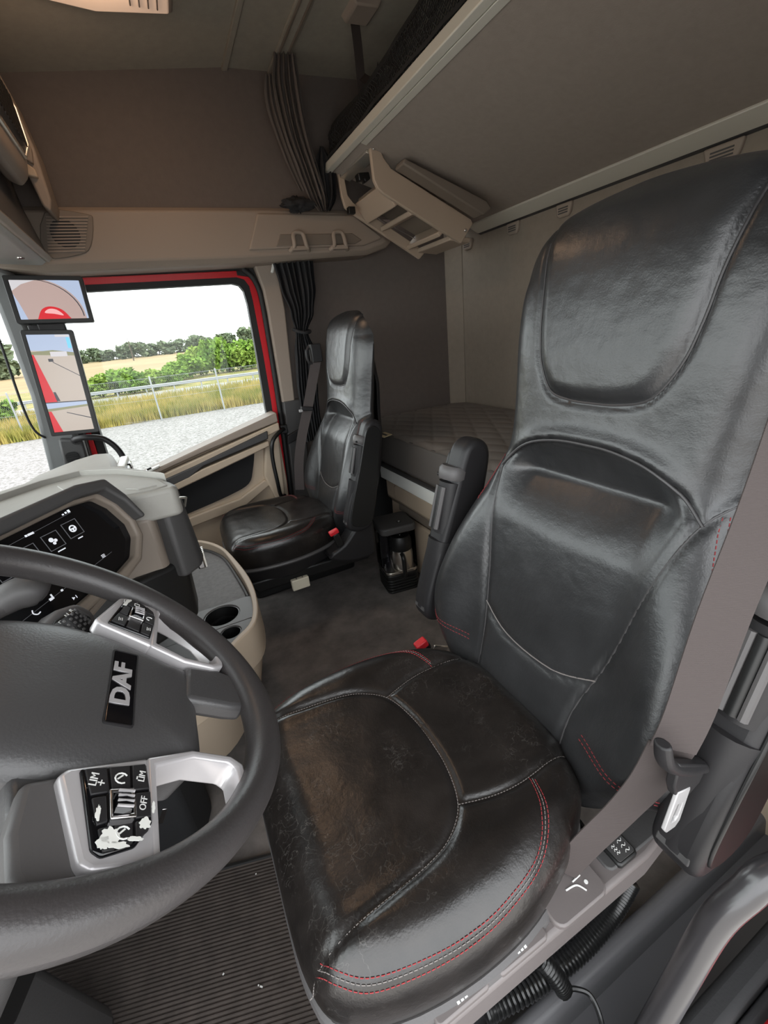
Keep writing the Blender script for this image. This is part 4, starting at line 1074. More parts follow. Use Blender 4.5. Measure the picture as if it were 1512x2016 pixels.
wt = cobj('water_tank', G().ring(rrect(-0.088, -0.01, -0.02, 0.085, 0.02), rrect(-0.084, -0.014, -0.016, 0.081, 0.018), 'xy', 0.122, 0.335), 'jug')
ld_ = cobj('lid', G().prism(rrect(-0.094, 0.092, -0.092, 0.092, 0.030, 6), 'xy', 0.335, 0.372), 'dashdark', None, 0.008, 3)
BASES[ld_.name] = Matrix.Identity(4)
cobj('lid_button', G().lathe([(0, 0), (0.014, 0), (0.013, 0.003), (0, 0.003)], (0.02, -0.03, 0.371), 18), 'black', ld_)
cobj('lid_button_mark', G().ring(rrect(0.015, 0.025, -0.035, -0.025, 0.0049), rrect(0.0165, 0.0235, -0.0335, -0.0265, 0.0034), 'xy', 0.374, 0.3745), 'print', ld_)
cobj('lid_hinge', G().box((0.0, 0.098, 0.345), (0.05, 0.016, 0.02)), 'black', ld_, 0.003)
jx, jy = 0.018, -0.030
jg = cobj('jug', G().lathe([(0, 0.122), (0.055, 0.122), (0.058, 0.13), (0.058, 0.205), (0.054, 0.228), (0.0, 0.228)], (jx, jy, 0), 32), 'steel')
BASES[jg.name] = Matrix.Identity(4)
cobj('jug_collar', G().lathe([(0, 0.222), (0.053, 0.222), (0.056, 0.23), (0.056, 0.275), (0.045, 0.30), (0.0, 0.30)], (jx, jy, 0), 32), 'black', jg)
cobj('jug_handle', G().tube([(jx - 0.015, jy - 0.05, 0.215), (jx - 0.02, jy - 0.085, 0.215), (jx - 0.02, jy - 0.092, 0.17), (jx - 0.02, jy - 0.088, 0.115), (jx - 0.018, jy - 0.080, 0.10)], 0.011, 10), 'black', jg)
cobj('jug_plate', G().lathe([(0, 0), (0.006, 0), (0.006, 0.002), (0, 0.002)], (jx, jy - 0.0, 0.3), 12), 'steel', jg)

# ================================================================== CURTAINS
def curtain(t, rows, m, folds, amp, nm='cloth'):
    """rows: (centre xyz, half width, direction of width)"""
    cen = catmull([r[0] for r in rows], 8); L = len(cen)
    hw = [r[1] for r in rows]; wd = [Vector(r[2]) for r in rows]; ap_ = [r[3] for r in rows]
    def f(u, v):
        k = v * (L - 1); i = min(int(k), L - 2); c = cen[i].lerp(cen[i + 1], k - i)
        q = v * (len(rows) - 1); j = min(int(q), len(rows) - 2); tt = q - j
        w = lerp(hw[j], hw[j + 1], sm(tt)); d = wd[j].lerp(wd[j + 1], tt).normalized(); a = lerp(ap_[j], ap_[j + 1], tt)
        nn = d.cross(Vector((0, 0, 1))).normalized()
        ph = folds * 2 * pi * u + 1.2 * mnoise.noise(Vector((u * 3, v * 2.5, 7)))
        return c + d * (w * (2 * u - 1)) + nn * (a * math.sin(ph) + 0.3 * a * math.sin(2.3 * ph + 3 * v))
    return obj(nm, G().grid(f, folds * 14, 70), m, t, sharp=80)
cu1 = thing('curtain', 'grey pleated curtain hanging from the roof track above the side panel', 'curtain', (0.78, 2.25, 2.3))
curtain(cu1, [((0.768, 2.20, 2.315), 0.045, (1, -0.2, 0), 0.010), ((0.765, 2.225, 2.22), 0.058, (1, -0.2, 0), 0.014), ((0.785, 2.25, 2.08), 0.055, (1, -0.2, 0), 0.014),
              ((0.825, 2.27, 1.95), 0.050, (1, -0.2, 0), 0.013), ((0.855, 2.28, 1.86), 0.045, (1, -0.2, 0), 0.012), ((0.875, 2.285, 1.80), 0.022, (1, -0.2, 0), 0.008)], 'curtain', 5, 0.014)
curtain(cu1, [((0.70, 2.24, 2.26), 0.018, (1, -0.6, 0), 0.010), ((0.70, 2.26, 2.16), 0.025, (1, -0.6, 0), 0.008), ((0.745, 2.28, 2.00), 0.022, (1, -0.6, 0), 0.006), ((0.80, 2.295, 1.88), 0.018, (1, -0.6, 0), 0.006)], 'curtain', 2, 0.01, 'cloth_edge')
curtain(cu1, [((0.90, 2.26, 2.04), 0.01, (1, -0.2, 0), 0.006), ((0.905, 2.27, 1.96), 0.05, (1, -0.2, 0), 0.016), ((0.905, 2.28, 1.86), 0.045, (1, -0.2, 0), 0.016), ((0.895, 2.285, 1.80), 0.02, (1, -0.2, 0), 0.01)], 'curtaindark', 3, 0.01, 'dark_lining')
def clump(u, v):
    a = 2 * pi * u; b = pi * v
    n = 1 + 0.35 * mnoise.noise(Vector((math.cos(a) * 2, math.sin(a) * 2, v * 5)))
    n += 0.5 * mnoise.noise(Vector((math.cos(a) * 5, math.sin(a) * 5, v * 9)))
    return (0.765 + 0.075 * math.cos(a) * math.sin(b) * n, 2.30 + 0.03 * math.sin(a) * math.sin(b) * n, 1.828 + 0.026 * math.cos(b) * n)
obj('bunched_end', G().grid(clump, 40, 20, True), 'curtaindark', cu1, sharp=80)
cu2 = thing('curtain', 'dark blue grey curtain tied back on the door pillar behind the passenger seat', 'curtain', (0.72, 2.43, 1.6))
curtain(cu2, [((0.73, 2.42, 1.62), 0.105, (1, 0, 0), 0.016), ((0.735, 2.42, 1.50), 0.095, (1, 0, 0), 0.020), ((0.735, 2.42, 1.38), 0.065, (1, 0, 0), 0.020), ((0.715, 2.42, 1.285), 0.034, (1, 0, 0), 0.014),
              ((0.715, 2.42, 1.18), 0.055, (1, 0, 0), 0.018), ((0.70, 2.42, 1.02), 0.060, (1, 0, 0), 0.020), ((0.69, 2.42, 0.86), 0.055, (1, 0, 0), 0.02), ((0.69, 2.42, 0.70), 0.055, (1, 0, 0), 0.02)], 'curtaindark', 7, 0.018)
obj('tie_band', G().tube([(0.675, 2.41, 1.30), (0.70, 2.385, 1.285), (0.735, 2.385, 1.28), (0.76, 2.41, 1.285), (0.745, 2.445, 1.29), (0.69, 2.445, 1.30)], 0.009, 8, True), 'curtaindark', cu2)
obj('track_end', G().box((0.625, 2.43, 1.595), (0.012, 0.02, 0.05), ('Y', 0.4)), 'white', cu2, 0.003)

# ================================================================== ROOF FITTINGS
# front overhead cabinets
oc = thing('overhead_cabinet', 'beige and grey overhead cabinet above the windscreen', 'cabinet', (-0.4, 1.2, 1.6))
obj('carcass', G().prism([(-0.50, 1.64), (-0.30, 1.63), (-0.285, 1.66), (-0.31, 1.80), (-0.33, 2.20), (-0.50, 2.20)], 'xz', -0.05, 2.30), 'grey', oc, 0.01)
obj('side_frame', G().prism([(-0.24, 2.20), (-0.215, 2.10), (-0.198, 1.95), (-0.20, 1.80), (-0.213, 1.765), (-0.232, 1.78), (-0.245, 1.88), (-0.26, 2.02), (-0.30, 2.20)], 'xz', 2.17, 2.34), 'header', oc, 0.008, 3)
obj('latch', G().prism([(-0.245, 1.865), (-0.215, 1.86), (-0.215, 1.885), (-0.24, 1.905)], 'xz', 2.15, 2.175), 'beige', oc, 0.005)
obj('latch', G().prism([(-0.24, 1.915), (-0.215, 1.90), (-0.205, 1.945), (-0.23, 1.965)], 'xz', 2.15, 2.175), 'header', oc, 0.004)
dr_ = obj('cabinet_door', G().prism([(-0.30, 1.835), (-0.262, 1.815), (-0.235, 1.84), (-0.215, 1.92), (-0.215, 2.04), (-0.235, 2.14), (-0.32, 2.18)], 'xz', 0.1, 2.10), 'header', oc, 0.012, 3)
as_base(dr_)
obj('mesh_panel', G().prism([(-0.225, 1.895), (-0.206, 1.925), (-0.206, 2.03), (-0.225, 2.06)], 'xz', 0.3, 2.065), 'dashdark', dr_, 0.004)
obj('panel_trim', G().tube([(-0.222, 0.3, 1.888), (-0.222, 1.2, 1.888), (-0.222, 2.06, 1.888), (-0.205, 2.072, 1.925), (-0.205, 2.072, 2.02), (-0.222, 2.06, 2.065), (-0.222, 1.2, 2.065), (-0.222, 0.3, 2.065)], 0.006, 8, smooth=0), 'alu', dr_)
for k in range(20):
    obj('slat', G().box((-0.2045, 1.55 + k * 0.026, 1.977), (0.003, 0.012, 0.13)), 'black', dr_)
obj('lower_lip', G().prism([(-0.315, 1.635), (-0.285, 1.622), (-0.27, 1.64), (-0.285, 1.655), (-0.315, 1.66)], 'xz', -0.05, 2.28), 'header', oc, 0.004)
obj('lower_flap', G().prism([(-0.50, 1.625), (-0.31, 1.612), (-0.29, 1.625), (-0.31, 1.645), (-0.50, 1.66)], 'xz', -0.05, 2.27), 'dash', oc, 0.006)
obj('flap_lock', G().lathe([(0, 0), (0.012, 0), (0.011, 0.004), (0, 0.004)], (-0.345, 2.12, 1.616), 16, (0, 0, -1)), 'chrome', oc)

# ceiling lamp
lp = thing('ceiling_lamp', 'lit warm ceiling lamp with clear ribbed lens', 'lamp', (0.14, 1.75, 2.27))
obj('housing', G().prism([(-0.12, 1.42), (0.30, 1.40), (0.318, 1.925), (0.10, 1.965), (-0.04, 1.945), (-0.12, 1.89)], 'xy', 2.235, 2.29, [(-0.14, 1.40), (0.32, 1.38), (0.335, 1.945), (0.10, 1.985), (-0.05, 1.965), (-0.14, 1.91)]), 'header', lp, 0.008, 3)
lens = obj('lens', G().prism([(-0.09, 1.46), (0.285, 1.44), (0.305, 1.905), (0.10, 1.948), (-0.03, 1.93), (-0.09, 1.88)], 'xy', 2.222, 2.24), mat('lamp_lens', (0.75, 0.66, 0.60), 0.25, emit=((1.0, 0.62, 0.40), 0.05)), lp, 0.006, 3)
as_base(lens)
obj('bulb_window', G().prism(c2([(0.0, 1.60), (0.15, 1.60), (0.16, 1.83), (0.08, 1.875), (0.0, 1.83)], 3, True), 'xy', 2.216, 2.224), mat('lamp_glow', (1, 0.85, 0.7), 0.4, emit=((1.0, 0.62, 0.36), 0.9)), lens)
for k in range(4):
    obj('lens_rib', G().tube([(0.185 + k * 0.025, 1.6, 2.22), (0.19 + k * 0.025, 1.75, 2.219), (0.195 + k * 0.025, 1.885, 2.22)], 0.003, 6), 'chrome', lens)
ll = bpy.data.lights.new('lamp_bulb', 'POINT'); ll.energy = 0.40; ll.color = (1.0, 0.66, 0.42); ll.shadow_soft_size = 0.05
lo = bpy.data.objects.new('lamp_bulb', ll); COL.objects.link(lo); lo.parent = lp; lo.location = (-0.06, 0.0, -0.10)

# ================================================================== CAMERA SCREENS ON THE PILLAR
def screen_mat(name, col, e=0.21): return mat(name, tuple(c * 0.1 for c in col), 0.25, emit=(col, e))
S = {k: screen_mat('screen_' + k, c) for k, c in dict(pink=(0.46, 0.34, 0.31), sky=(0.42, 0.50, 0.66), pale=(0.62, 0.60, 0.62), red=(0.62, 0.02, 0.03), redlight=(0.85, 0.42, 0.42), dark=(0.05, 0.05, 0.06), green=(0.26, 0.26, 0.15), tan=(0.50, 0.43, 0.37), blue=(0.20, 0.62, 0.85), grey=(0.33, 0.31, 0.31), pinkd=(0.38, 0.28, 0.26)).items()}
def pane(par, poly, key, lvl):
    return obj('picture', G().prism(poly, 'xz', -0.0126 - 0.0004 * lvl, -0.0122 - 0.0004 * lvl), S[key], par, local=True)
m1 = thing('camera_monitor', 'wide camera screen on the pillar showing a red cab corner on pale ground', 'monitor', (-0.315, 2.20, 1.485), (math.radians(-4), math.radians(3), math.radians(2)))
obj('housing', G().prism(rrect(-0.125, 0.125, -0.082, 0.082, 0.008), 'xz', -0.008, 0.022), 'black', m1, 0.004, local=True)
obj('bezel', G().ring(rrect(-0.125, 0.125, -0.082, 0.082, 0.008), rrect(-0.108, 0.110, -0.068, 0.066, 0.003), 'xz', -0.014, -0.006), 'black', m1, 0.002, local=True)
pane(m1, [(-0.108, -0.068), (0.110, -0.068), (0.110, 0.066), (-0.108, 0.066)], 'pink', 0)
arc = [(0.095 - 0.16 * (1 - math.cos(a)) * 0.9, -0.06 + 0.128 * math.sin(a)) for a in [i * pi / 24 for i in range(13)]]
pane(m1, [(0.104, -0.068), (0.110, -0.068), (0.110, 0.066), (0.0, 0.066)] + [(x + 0.008, z + 0.004) for x, z in reversed(arc)], 'sky', 1)
pane(m1, [(x, z) for x, z in arc] + [(x + 0.0035, z + 0.001) for x, z in reversed(arc)], 'dark', 2)
pane(m1, [(-0.108, -0.068), (-0.085, -0.068), (-0.098, -0.01), (-0.108, 0.02)], 'sky', 1)
pane(m1, [(-0.108, 0.066), (-0.03, 0.066), (-0.075, 0.052), (-0.108, 0.03)], 'pale', 1)
pane(m1, c2([(-0.055, -0.068), (-0.035, -0.035), (-0.005, -0.024), (0.03, -0.036), (0.052, -0.068)], 4), 'red', 3)
pane(m1, c2([(-0.028, -0.046), (-0.012, -0.033), (0.012, -0.036), (0.03, -0.056), (0.0, -0.050)], 4, True), 'redlight', 4)
m2 = thing('camera_monitor', 'tall camera screen below the wide one showing the trailer side and yard', 'monitor', (-0.378, 2.20, 1.182), (math.radians(-3), math.radians(4.5), math.radians(2)))
obj('housing', G().prism(rrect(-0.085, 0.085, -0.202, 0.202, 0.008), 'xz', -0.008, 0.022), 'black', m2, 0.004, local=True)
obj('bezel', G().ring(rrect(-0.085, 0.085, -0.202, 0.202, 0.008), rrect(-0.070, 0.068, -0.187, 0.185, 0.003), 'xz', -0.014, -0.006), 'black', m2, 0.002, local=True)
pane(m2, [(-0.070, -0.187), (0.068, -0.187), (0.068, 0.185), (-0.070, 0.185)], 'tan', 0)
pane(m2, [(-0.070, 0.128), (0.068, 0.118), (0.068, 0.185), (-0.070, 0.185)], 'sky', 1)
pane(m2, [(-0.070, 0.122), (0.0, 0.128), (0.068, 0.118), (0.068, 0.106), (-0.070, 0.112)], 'green', 2)
pane(m2, [(-0.010, 0.104), (0.045, 0.104), (0.045, 0.122), (-0.010, 0.122)], 'pale', 3)
pane(m2, [(-0.022, 0.085), (-0.006, 0.085), (-0.006, 0.096), (-0.022, 0.096)], 'dark', 3)
pane(m2, [(-0.070, 0.112), (-0.064, 0.112), (-0.030, -0.068), (-0.070, -0.068)], 'red', 3)
pane(m2, [(-0.036, -0.03), (-0.028, -0.03), (-0.020, -0.066), (-0.032, -0.066)], 'dark', 4)
pane(m2, [(-0.01, 0.085), (0.068, 0.03), (0.068, 0.027), (-0.01, 0.082)], 'dark', 2)
pane(m2, [(-0.070, -0.068), (0.068, -0.068), (0.068, -0.072), (-0.070, -0.072)], 'dark', 4)
pane(m2, [(-0.070, -0.072), (0.068, -0.072), (0.068, -0.088), (-0.070, -0.100)], 'sky', 2)
pane(m2, [(-0.070, -0.094), (0.068, -0.084), (0.068, -0.092), (-0.070, -0.104)], 'green', 3)
pane(m2, [(-0.01, -0.11), (0.068, -0.138), (0.068, -0.142), (-0.01, -0.113)], 'dark', 2)
pane(m2, [(-0.070, -0.104), (-0.06, -0.104), (-0.04, -0.187), (-0.070, -0.187)], 'red', 3)
pane(m2, [(0.02, 0.176), (0.066, 0.176), (0.066, 0.184), (0.02, 0.184)], 'pale', 4)
pane(m2, [(0.054, 0.134), (0.066, 0.134), (0.066, 0.174), (0.054, 0.174)], 'blue', 4)
ma = thing('monitor_bracket', 'grey mounting arm joining the two camera screens to the pillar', 'bracket', (-0.40, 2.3, 1.4))
obj('joint', G().box((-0.345, 2.235, 1.392), (0.09, 0.03, 0.035)).box((-0.40, 2.30, 1.392), (0.05, 0.14, 0.03)), 'dark', ma, 0.004)
obj('rear_shell', G().prism([(-0.44, 1.00), (-0.33, 1.00), (-0.30, 1.36), (-0.40, 1.38), (-0.45, 1.25)], 'xz', 2.226, 2.27), 'grey', ma, 0.015, 3)
obj('arm', G().box((-0.44, 2.33, 1.15), (0.05, 0.14, 0.06)), 'grey', ma, 0.008)

# ================================================================== DASHBOARD
def thing_m(name, label, cat, M4):
    o = thing(name, label, cat, tuple(M4.translation), tuple(M4.to_euler()))
    BASES[o.name] = M4.copy()
    return o
db = thing('dashboard', 'grey and taupe dashboard wrapping around the driver', 'dashboard', (-0.4, 1.0, 0.6))
obj('top_cover', G().prism([(-0.84, 0.10), (-0.70, 0.36), (-0.345, 0.945), (-0.235, 1.085), (-0.165, 1.105), (-0.125, 1.098), (-0.052, 1.098), (-0.042, 1.115), (-0.072, 1.212), (-0.19, 1.385), (-0.28, 1.462), (-0.36, 1.43), (-0.45, 1.335), (-0.84, 1.30)], 'xy', 0.885, 0.957), 'dash', db, 0.016, 4)
obj('top_inlay', G().prism([(-0.185, 1.12), (-0.10, 1.112), (-0.062, 1.125), (-0.085, 1.205), (-0.19, 1.355), (-0.265, 1.42), (-0.33, 1.36), (-0.27, 1.20)], 'xy', 0.955, 0.9595), 'dash', db, 0.003, 2)
obj('rear_ridge', G().prism([(-0.80, 1.28), (-0.46, 1.31), (-0.37, 1.405), (-0.285, 1.44), (-0.19, 1.37), (-0.065, 1.20), (-0.072, 1.215), (-0.19, 1.40), (-0.28, 1.475), (-0.375, 1.44), (-0.47, 1.345), (-0.80, 1.32)], 'xy', 0.93, 0.972), 'dash', db, 0.006, 3)
obj('display_surround', G().prism([(-0.84, 0.20), (-0.40, 0.86), (-0.235, 1.065), (-0.19, 1.092), (-0.115, 1.105), (-0.09, 1.20), (-0.30, 1.44), (-0.84, 1.30)], 'xy', 0.74, 0.90, [(-0.84, 0.16), (-0.40, 0.90), (-0.245, 1.085), (-0.165, 1.10), (-0.115, 1.095), (-0.09, 1.20), (-0.30, 1.44), (-0.84, 1.30)]), 'taupe', db, 0.012, 3)
obj('side_pad', G().prism(c2([(-0.115, 1.12), (-0.06, 1.115), (-0.035, 1.16), (-0.045, 1.25), (-0.15, 1.40), (-0.27, 1.47), (-0.30, 1.42)], 3, True), 'xy', 0.72, 0.935, c2([(-0.115, 1.13), (-0.06, 1.125), (-0.045, 1.16), (-0.06, 1.25), (-0.15, 1.39), (-0.27, 1.46), (-0.30, 1.42)], 3, True)), 'dashdark', db, 0.02, 3)
obj('chrome_line', G().tube([(-0.046, 1.112, 0.925), (-0.032, 1.135, 0.915), (-0.034, 1.17, 0.90), (-0.042, 1.21, 0.87)], 0.003, 8), 'alu', db)
obj('lower_module', G().prism([(-0.235, 1.02), (-0.115, 1.09), (-0.085, 1.13), (-0.08, 1.21), (-0.20, 1.40), (-0.60, 1.30), (-0.60, 0.80)], 'xy', 0.58, 0.76, [(-0.235, 1.05), (-0.11, 1.10), (-0.075, 1.14), (-0.07, 1.23), (-0.20, 1.42), (-0.60, 1.30), (-0.60, 0.84)]), 'black', db, 0.012, 3)
for k in range(7):
    obj('vent_slat', G().box((-0.150 + k * 0.0105, 1.098 + k * 0.004, 0.735), (0.006, 0.012, 0.022), ('Z', 0.35)), 'dashdark', db)
obj('knee_panel', G().prism([(-0.62, 0.10), (-0.45, 0.50), (-0.33, 0.92), (-0.30, 1.10), (-0.62, 1.25)], 'xy', 0.36, 0.62), 'black', db, 0.02, 3)
obj('footwell_darkener', G().prism([(-0.55, 0.90), (-0.24, 0.90), (-0.20, 1.02), (-0.26, 1.25), (-0.55, 1.25)], 'xy', 0.0, 0.36), 'softblack', db, 0.02, 3)  # dark box added so the footwell seen through the wheel looks dark
obj('taupe_strip', G().tube([(-0.215, 1.02, 0.795), (-0.30, 0.90, 0.765), (-0.40, 0.76, 0.745)], 0.010, 8), 'taupe', db)
obj('end_vents', G().box((-0.045, 1.235, 0.70), (0.02, 0.05, 0.05)), 'chrome', db, 0.004)
for k in range(4):
    obj('chrome_fin', G().box((-0.034, 1.218 + k * 0.012, 0.70), (0.006, 0.005, 0.048)), 'alu', db)
# passenger side of the dash
obj('passenger_shelf', G().prism([(-0.475, 1.40), (-0.445, 1.65), (-0.36, 1.80), (-0.30, 1.865), (-0.235, 1.83), (-0.215, 1.70), (-0.195, 1.50), (-0.28, 1.47)], 'xy', 0.80, 0.945, [(-0.475, 1.40), (-0.445, 1.64), (-0.36, 1.79), (-0.30, 1.845), (-0.245, 1.81), (-0.225, 1.70), (-0.20, 1.50), (-0.28, 1.47)]), 'dash', db, 0.018, 4)
obj('passenger_dash', G().prism([(-0.84, 1.30), (-0.30, 1.42), (-0.25, 1.80), (-0.30, 2.02), (-0.84, 2.1)], 'xy', 0.52, 0.80), 'dashdark', db, 0.02, 3)
obj('switch_bezel', G().prism([(1.58, 0.845), (1.80, 0.855), (1.80, 0.925), (1.60, 0.93)], 'yz', -0.222, -0.195), 'white', db, 0.006, 3)
for k in range(2):
    obj('rocker_switch', G().box((-0.192, 1.645 + k * 0.075, 0.892), (0.014, 0.055, 0.045)), 'gloss', db, 0.004)
    obj('switch_mark', G().box((-0.1845, 1.645 + k * 0.075, 0.897), (0.001, 0.02, 0.006)), 'print', db)
# embossed lettering plate
obj('emboss_plate', G().prism([(-0.155, 1.165), (-0.125, 1.135), (-0.085, 1.135), (-0.115, 1.17)], 'xy', 0.9585, 0.962), 'dash', db, 0.001)

# centre display
SM = frame((-0.19, 1.07, 0.95), (0.628, 0.778, 0), (-0.266, 0.215, 0.942))
cd = thing_m('centre_display', 'black touch display with icon tiles behind the steering wheel', 'display', SM)
scr_in = [(-0.46, 0.030), (-0.21, 0.032), (-0.075, 0.036), (-0.022, 0.030), (0.000, 0.000), (0.014, -0.048), (0.008, -0.080), (-0.025, -0.116), (-0.073, -0.127), (-0.143, -0.130), (-0.334, -0.151), (-0.46, -0.165)]
scr_out = [(-0.46, 0.052), (-0.21, 0.054), (-0.065, 0.058), (-0.005, 0.050), (0.018, 0.006), (0.031, -0.050), (0.024, -0.088), (-0.016, -0.132), (-0.069, -0.147), (-0.143, -0.150), (-0.334, -0.172), (-0.46, -0.186)]
obj('panel', G().prism(scr_in, 'xy', -0.012, 0.0), 'gloss', cd, local=True)
obj('cowl', G().ring([(x, y) for x, y in scr_out], scr_in, 'xy', -0.03, 0.022), 'taupe', cd, 0.006, 3, local=True)
obj('cowl_lip', G().prism([(-0.46, 0.036), (-0.21, 0.038), (-0.068, 0.043), (-0.014, 0.036), (0.010, -0.002), (0.024, -0.052), (0.036, -0.050), (0.022, 0.010), (0.0, 0.058), (-0.065, 0.068), (-0.21, 0.064), (-0.46, 0.062)], 'xy', -0.02, 0.050), 'dashdark', cd, 0.008, 3, local=True)
def ic(g, m='icon', nm='icon'): return obj(nm, g, m, cd, local=True)
def frame_sq(cx, cy, r, w=0.0012): return G().ring([(cx - r, cy - r), (cx + r, cy - r), (cx + r, cy + r), (cx - r, cy + r)], [(cx - r + w, cy - r + w), (cx + r - w, cy - r + w), (cx + r - w, cy + r - w), (cx - r + w, cy + r - w)], 'xy', 0.0, 0.0006)
tiles = ((-0.186, -0.012), (-0.137, -0.009), (-0.091, -0.005), (-0.235, -0.016))
for k, (cx, cy) in enumerate(tiles):
    ic(frame_sq(cx, cy, 0.0165), 'iconline', 'tile_frame')
    if k == 1:
        ic(G().lathe([(0, 0), (0.0045, 0), (0.0045, .0006), (0, .0006)], (cx - 0.003, cy + 0.003, 0), 12).lathe([(0, 0), (0.0032, 0), (0.0032, .0006), (0, .0006)], (cx + 0.004, cy - 0.001, 0), 12).lathe([(0, 0), (0.003, 0), (0.003, .0006), (0, .0006)], (cx - 0.001, cy - 0.005, 0), 12))
    elif k == 2:
        ic(G().ring(rrect(cx - .0075, cx + .0075, cy - .0075, cy + .0075, .0074, 5), rrect(cx - .005, cx + .005, cy - .005, cy + .005, .0049, 5), 'xy', 0, .0006).box((cx, cy, .0003), (.011, .0028, .0006)).box((cx, cy - .003, .0003), (.003, .006, .0006)))
    else:
        ic(G().ring(rrect(cx - .007, cx + .007, cy - .007, cy + .007, .0069, 5), rrect(cx - .0058, cx + .0058, cy - .0058, cy + .0058, .0057, 5), 'xy', 0, .0006).prism([(cx - .002, cy - .003), (cx + .004, cy), (cx - .002, cy + .003)], 'xy', 0, .0006))
    ic(G().box((cx + 0.002, cy - 0.0225, 0.0003), (0.016 if k != 2 else 0.011, 0.0022, 0.0006)), 'icon', 'caption')
ic(G().prism([(-0.46, 0.0055), (-0.074, 0.0245), (-0.074, 0.0252), (-0.46, 0.0062)], 'xy', 0.0, 0.0005), 'iconline', 'divider')
ic(G().prism([(-0.34, -0.112), (-0.052, -0.085), (-0.052, -0.0843), (-0.34, -0.1113)], 'xy', 0.0, 0.0005), 'iconline', 'divider')
ic(G().box((-0.163, 0.0205, .0003), (.012, .004, .0006)).box((-0.172, 0.0205, .0003), (.004, .004, .0006)), 'icon', 'clock')
ic(G().box((-0.083, 0.0285, .0003), (.004, .004, .0006)).box((-0.076, 0.0290, .0003), (.005, .006, .0006)).box((-0.090, 0.0275, .0003), (.004, .003, .0006)), 'icon', 'status_icon')
for j in range(3):
    ic(G().box((-0.073, -0.080 - j * 0.0026, .0003), (.008, .0012, .0006)), 'icon', 'menu_bar')
ic(G().tube([(-0.243, -0.098, .0006), (-0.245, -0.104, .0006), (-0.240, -0.109, .0006), (-0.234, -0.108, .0006)], 0.0011, 6), 'icon', 'phone_icon')
ic(G().box((-0.207, -0.0995, .0003), (.006, .005, .0006)).box((-0.2025, -0.0965, .0003), (.0028, .010, .0006)), 'icon', 'seat_icon')
ic(G().box((-0.182, -0.0965, .0003), (.004, .004, .0006)), 'icon', 'home_icon')
ic(G().prism([(-0.176, -0.124), (-0.171, -0.121), (-0.176, -0.118)], 'xy', 0, .0006).box((-0.168, -0.121, .0003), (.0012, .006, .0006)), 'icon', 'skip_icon')

# ================================================================== CONSOLE TRAY
ct = thing('console_tray', 'beige rimmed floor console tray with grey rubber mat and cup holder', 'console', (-0.1, 1.5, 0.1))
tp = c2([(-0.30, 0.98), (-0.12, 1.03), (-0.012, 1.13), (0.055, 1.20), (0.085, 1.33), (0.088, 1.50), (0.062, 1.70), (0.03, 1.85), (-0.03, 1.965), (-0.09, 2.01), (-0.20, 2.02)], 4) + [(-0.34, 2.02), (-0.34, 0.98)]
def shrink(poly, d, c=(-0.13, 1.50)):
    out = []
    for x, y in poly:
        v = Vector((x - c[0], y - c[1])); L = v.length
        out.append((c[0] + v.x * (1 - d / L), c[1] + v.y * (1 - d / L)))
    return out
obj('body', G().prism(shrink(tp, 0.10), 'xy', 0.06, 0.33, shrink(tp, 0.008)), 'beige', ct, 0.006)
obj('rim', G().ring(tp, shrink(tp, 0.022), 'xy', 0.32, 0.452), 'beige', ct, 0.007, 3)
def clip_y(poly, ymin):
    out = []
    for i in range(len(poly)):
        a, b = poly[i], poly[(i + 1) % len(poly)]
        if a[1] >= ymin: out.append(a)
        if (a[1] >= ymin) != (b[1] >= ymin):
            t = (ymin - a[1]) / (b[1] - a[1]); out.append((lerp(a[0], b[0], t), ymin))
    return out
obj('rubber_mat', G().prism(clip_y(shrink(tp, 0.02), 1.40), 'xy', 0.33, 0.413), 'traymat', ct, 0.004)
obj('mat_edge', G().tube([(x, y, 0.416) for x, y in clip_y(shrink(tp, 0.030), 1.41)], 0.006, 6, True, 1), 'dashdark', ct)
ncp = 48
def cup_ring(cx, cy, r, outer):
    # outer: polygon sampled by angle so that it can be ringed with a round hole
    o = []; i_ = []
    for k in range(ncp):
        a = 2 * pi * k / ncp; dx, dy = math.cos(a), math.sin(a)
        lo, hi = 0.0, 0.6
        for _ in range(24):
            mid = (lo + hi) / 2
            if inside((cx + dx * mid, cy + dy * mid), outer): lo = mid
            else: hi = mid
        o.append((cx + dx * lo, cy + dy * lo)); i_.append((cx + dx * r, cy + dy * r))
    return o, i_
lowp = [(x, y) for x, y in shrink(tp, 0.018)]
def clip_y_max(poly, ymax): return [(x, -y) for x, y in clip_y([(x, -y) for x, y in poly], -ymax)]
surr = clip_y_max(lowp, 1.405)
o_, i_ = cup_ring(-0.036, 1.335, 0.057, clip_y(surr, 1.262))
ch = obj('cup_holder', G().ring(o_, i_, 'xy', 0.33, 0.432), 'grey', ct, 0.003)
as_base(ch)
obj('cup_wall', G().lathe([(0.050, 0.0), (0.0575, 0.0), (0.0575, 0.098), (0.054, 0.098)], (-0.036, 1.335, 0.331), 36, hollow=True), 'black', ch)
obj('cup_floor', G().lathe([(0.0, 0.0), (0.052, 0.0), (0.052, 0.004), (0.0, 0.004)], (-0.036, 1.335, 0.331), 36), 'black', ch)
obj('cup_ledge', G().lathe([(0.047, 0.0), (0.056, 0.0), (0.056, 0.006), (0.047, 0.006)], (-0.036, 1.335, 0.385), 36, hollow=True), 'dark', ch)
o_, i_ = cup_ring(-0.022, 1.222, 0.031, clip_y_max(surr, 1.262))
sc_ = obj('small_cup', G().ring(o_, i_, 'xy', 0.33, 0.432), 'grey', ct, 0.003)
as_base(sc_)
obj('cup_wall', G().lathe([(0.027, 0.0), (0.0315, 0.0), (0.0315, 0.098), (0.029, 0.098)], (-0.022, 1.222, 0.331), 24, hollow=True), 'black', sc_)
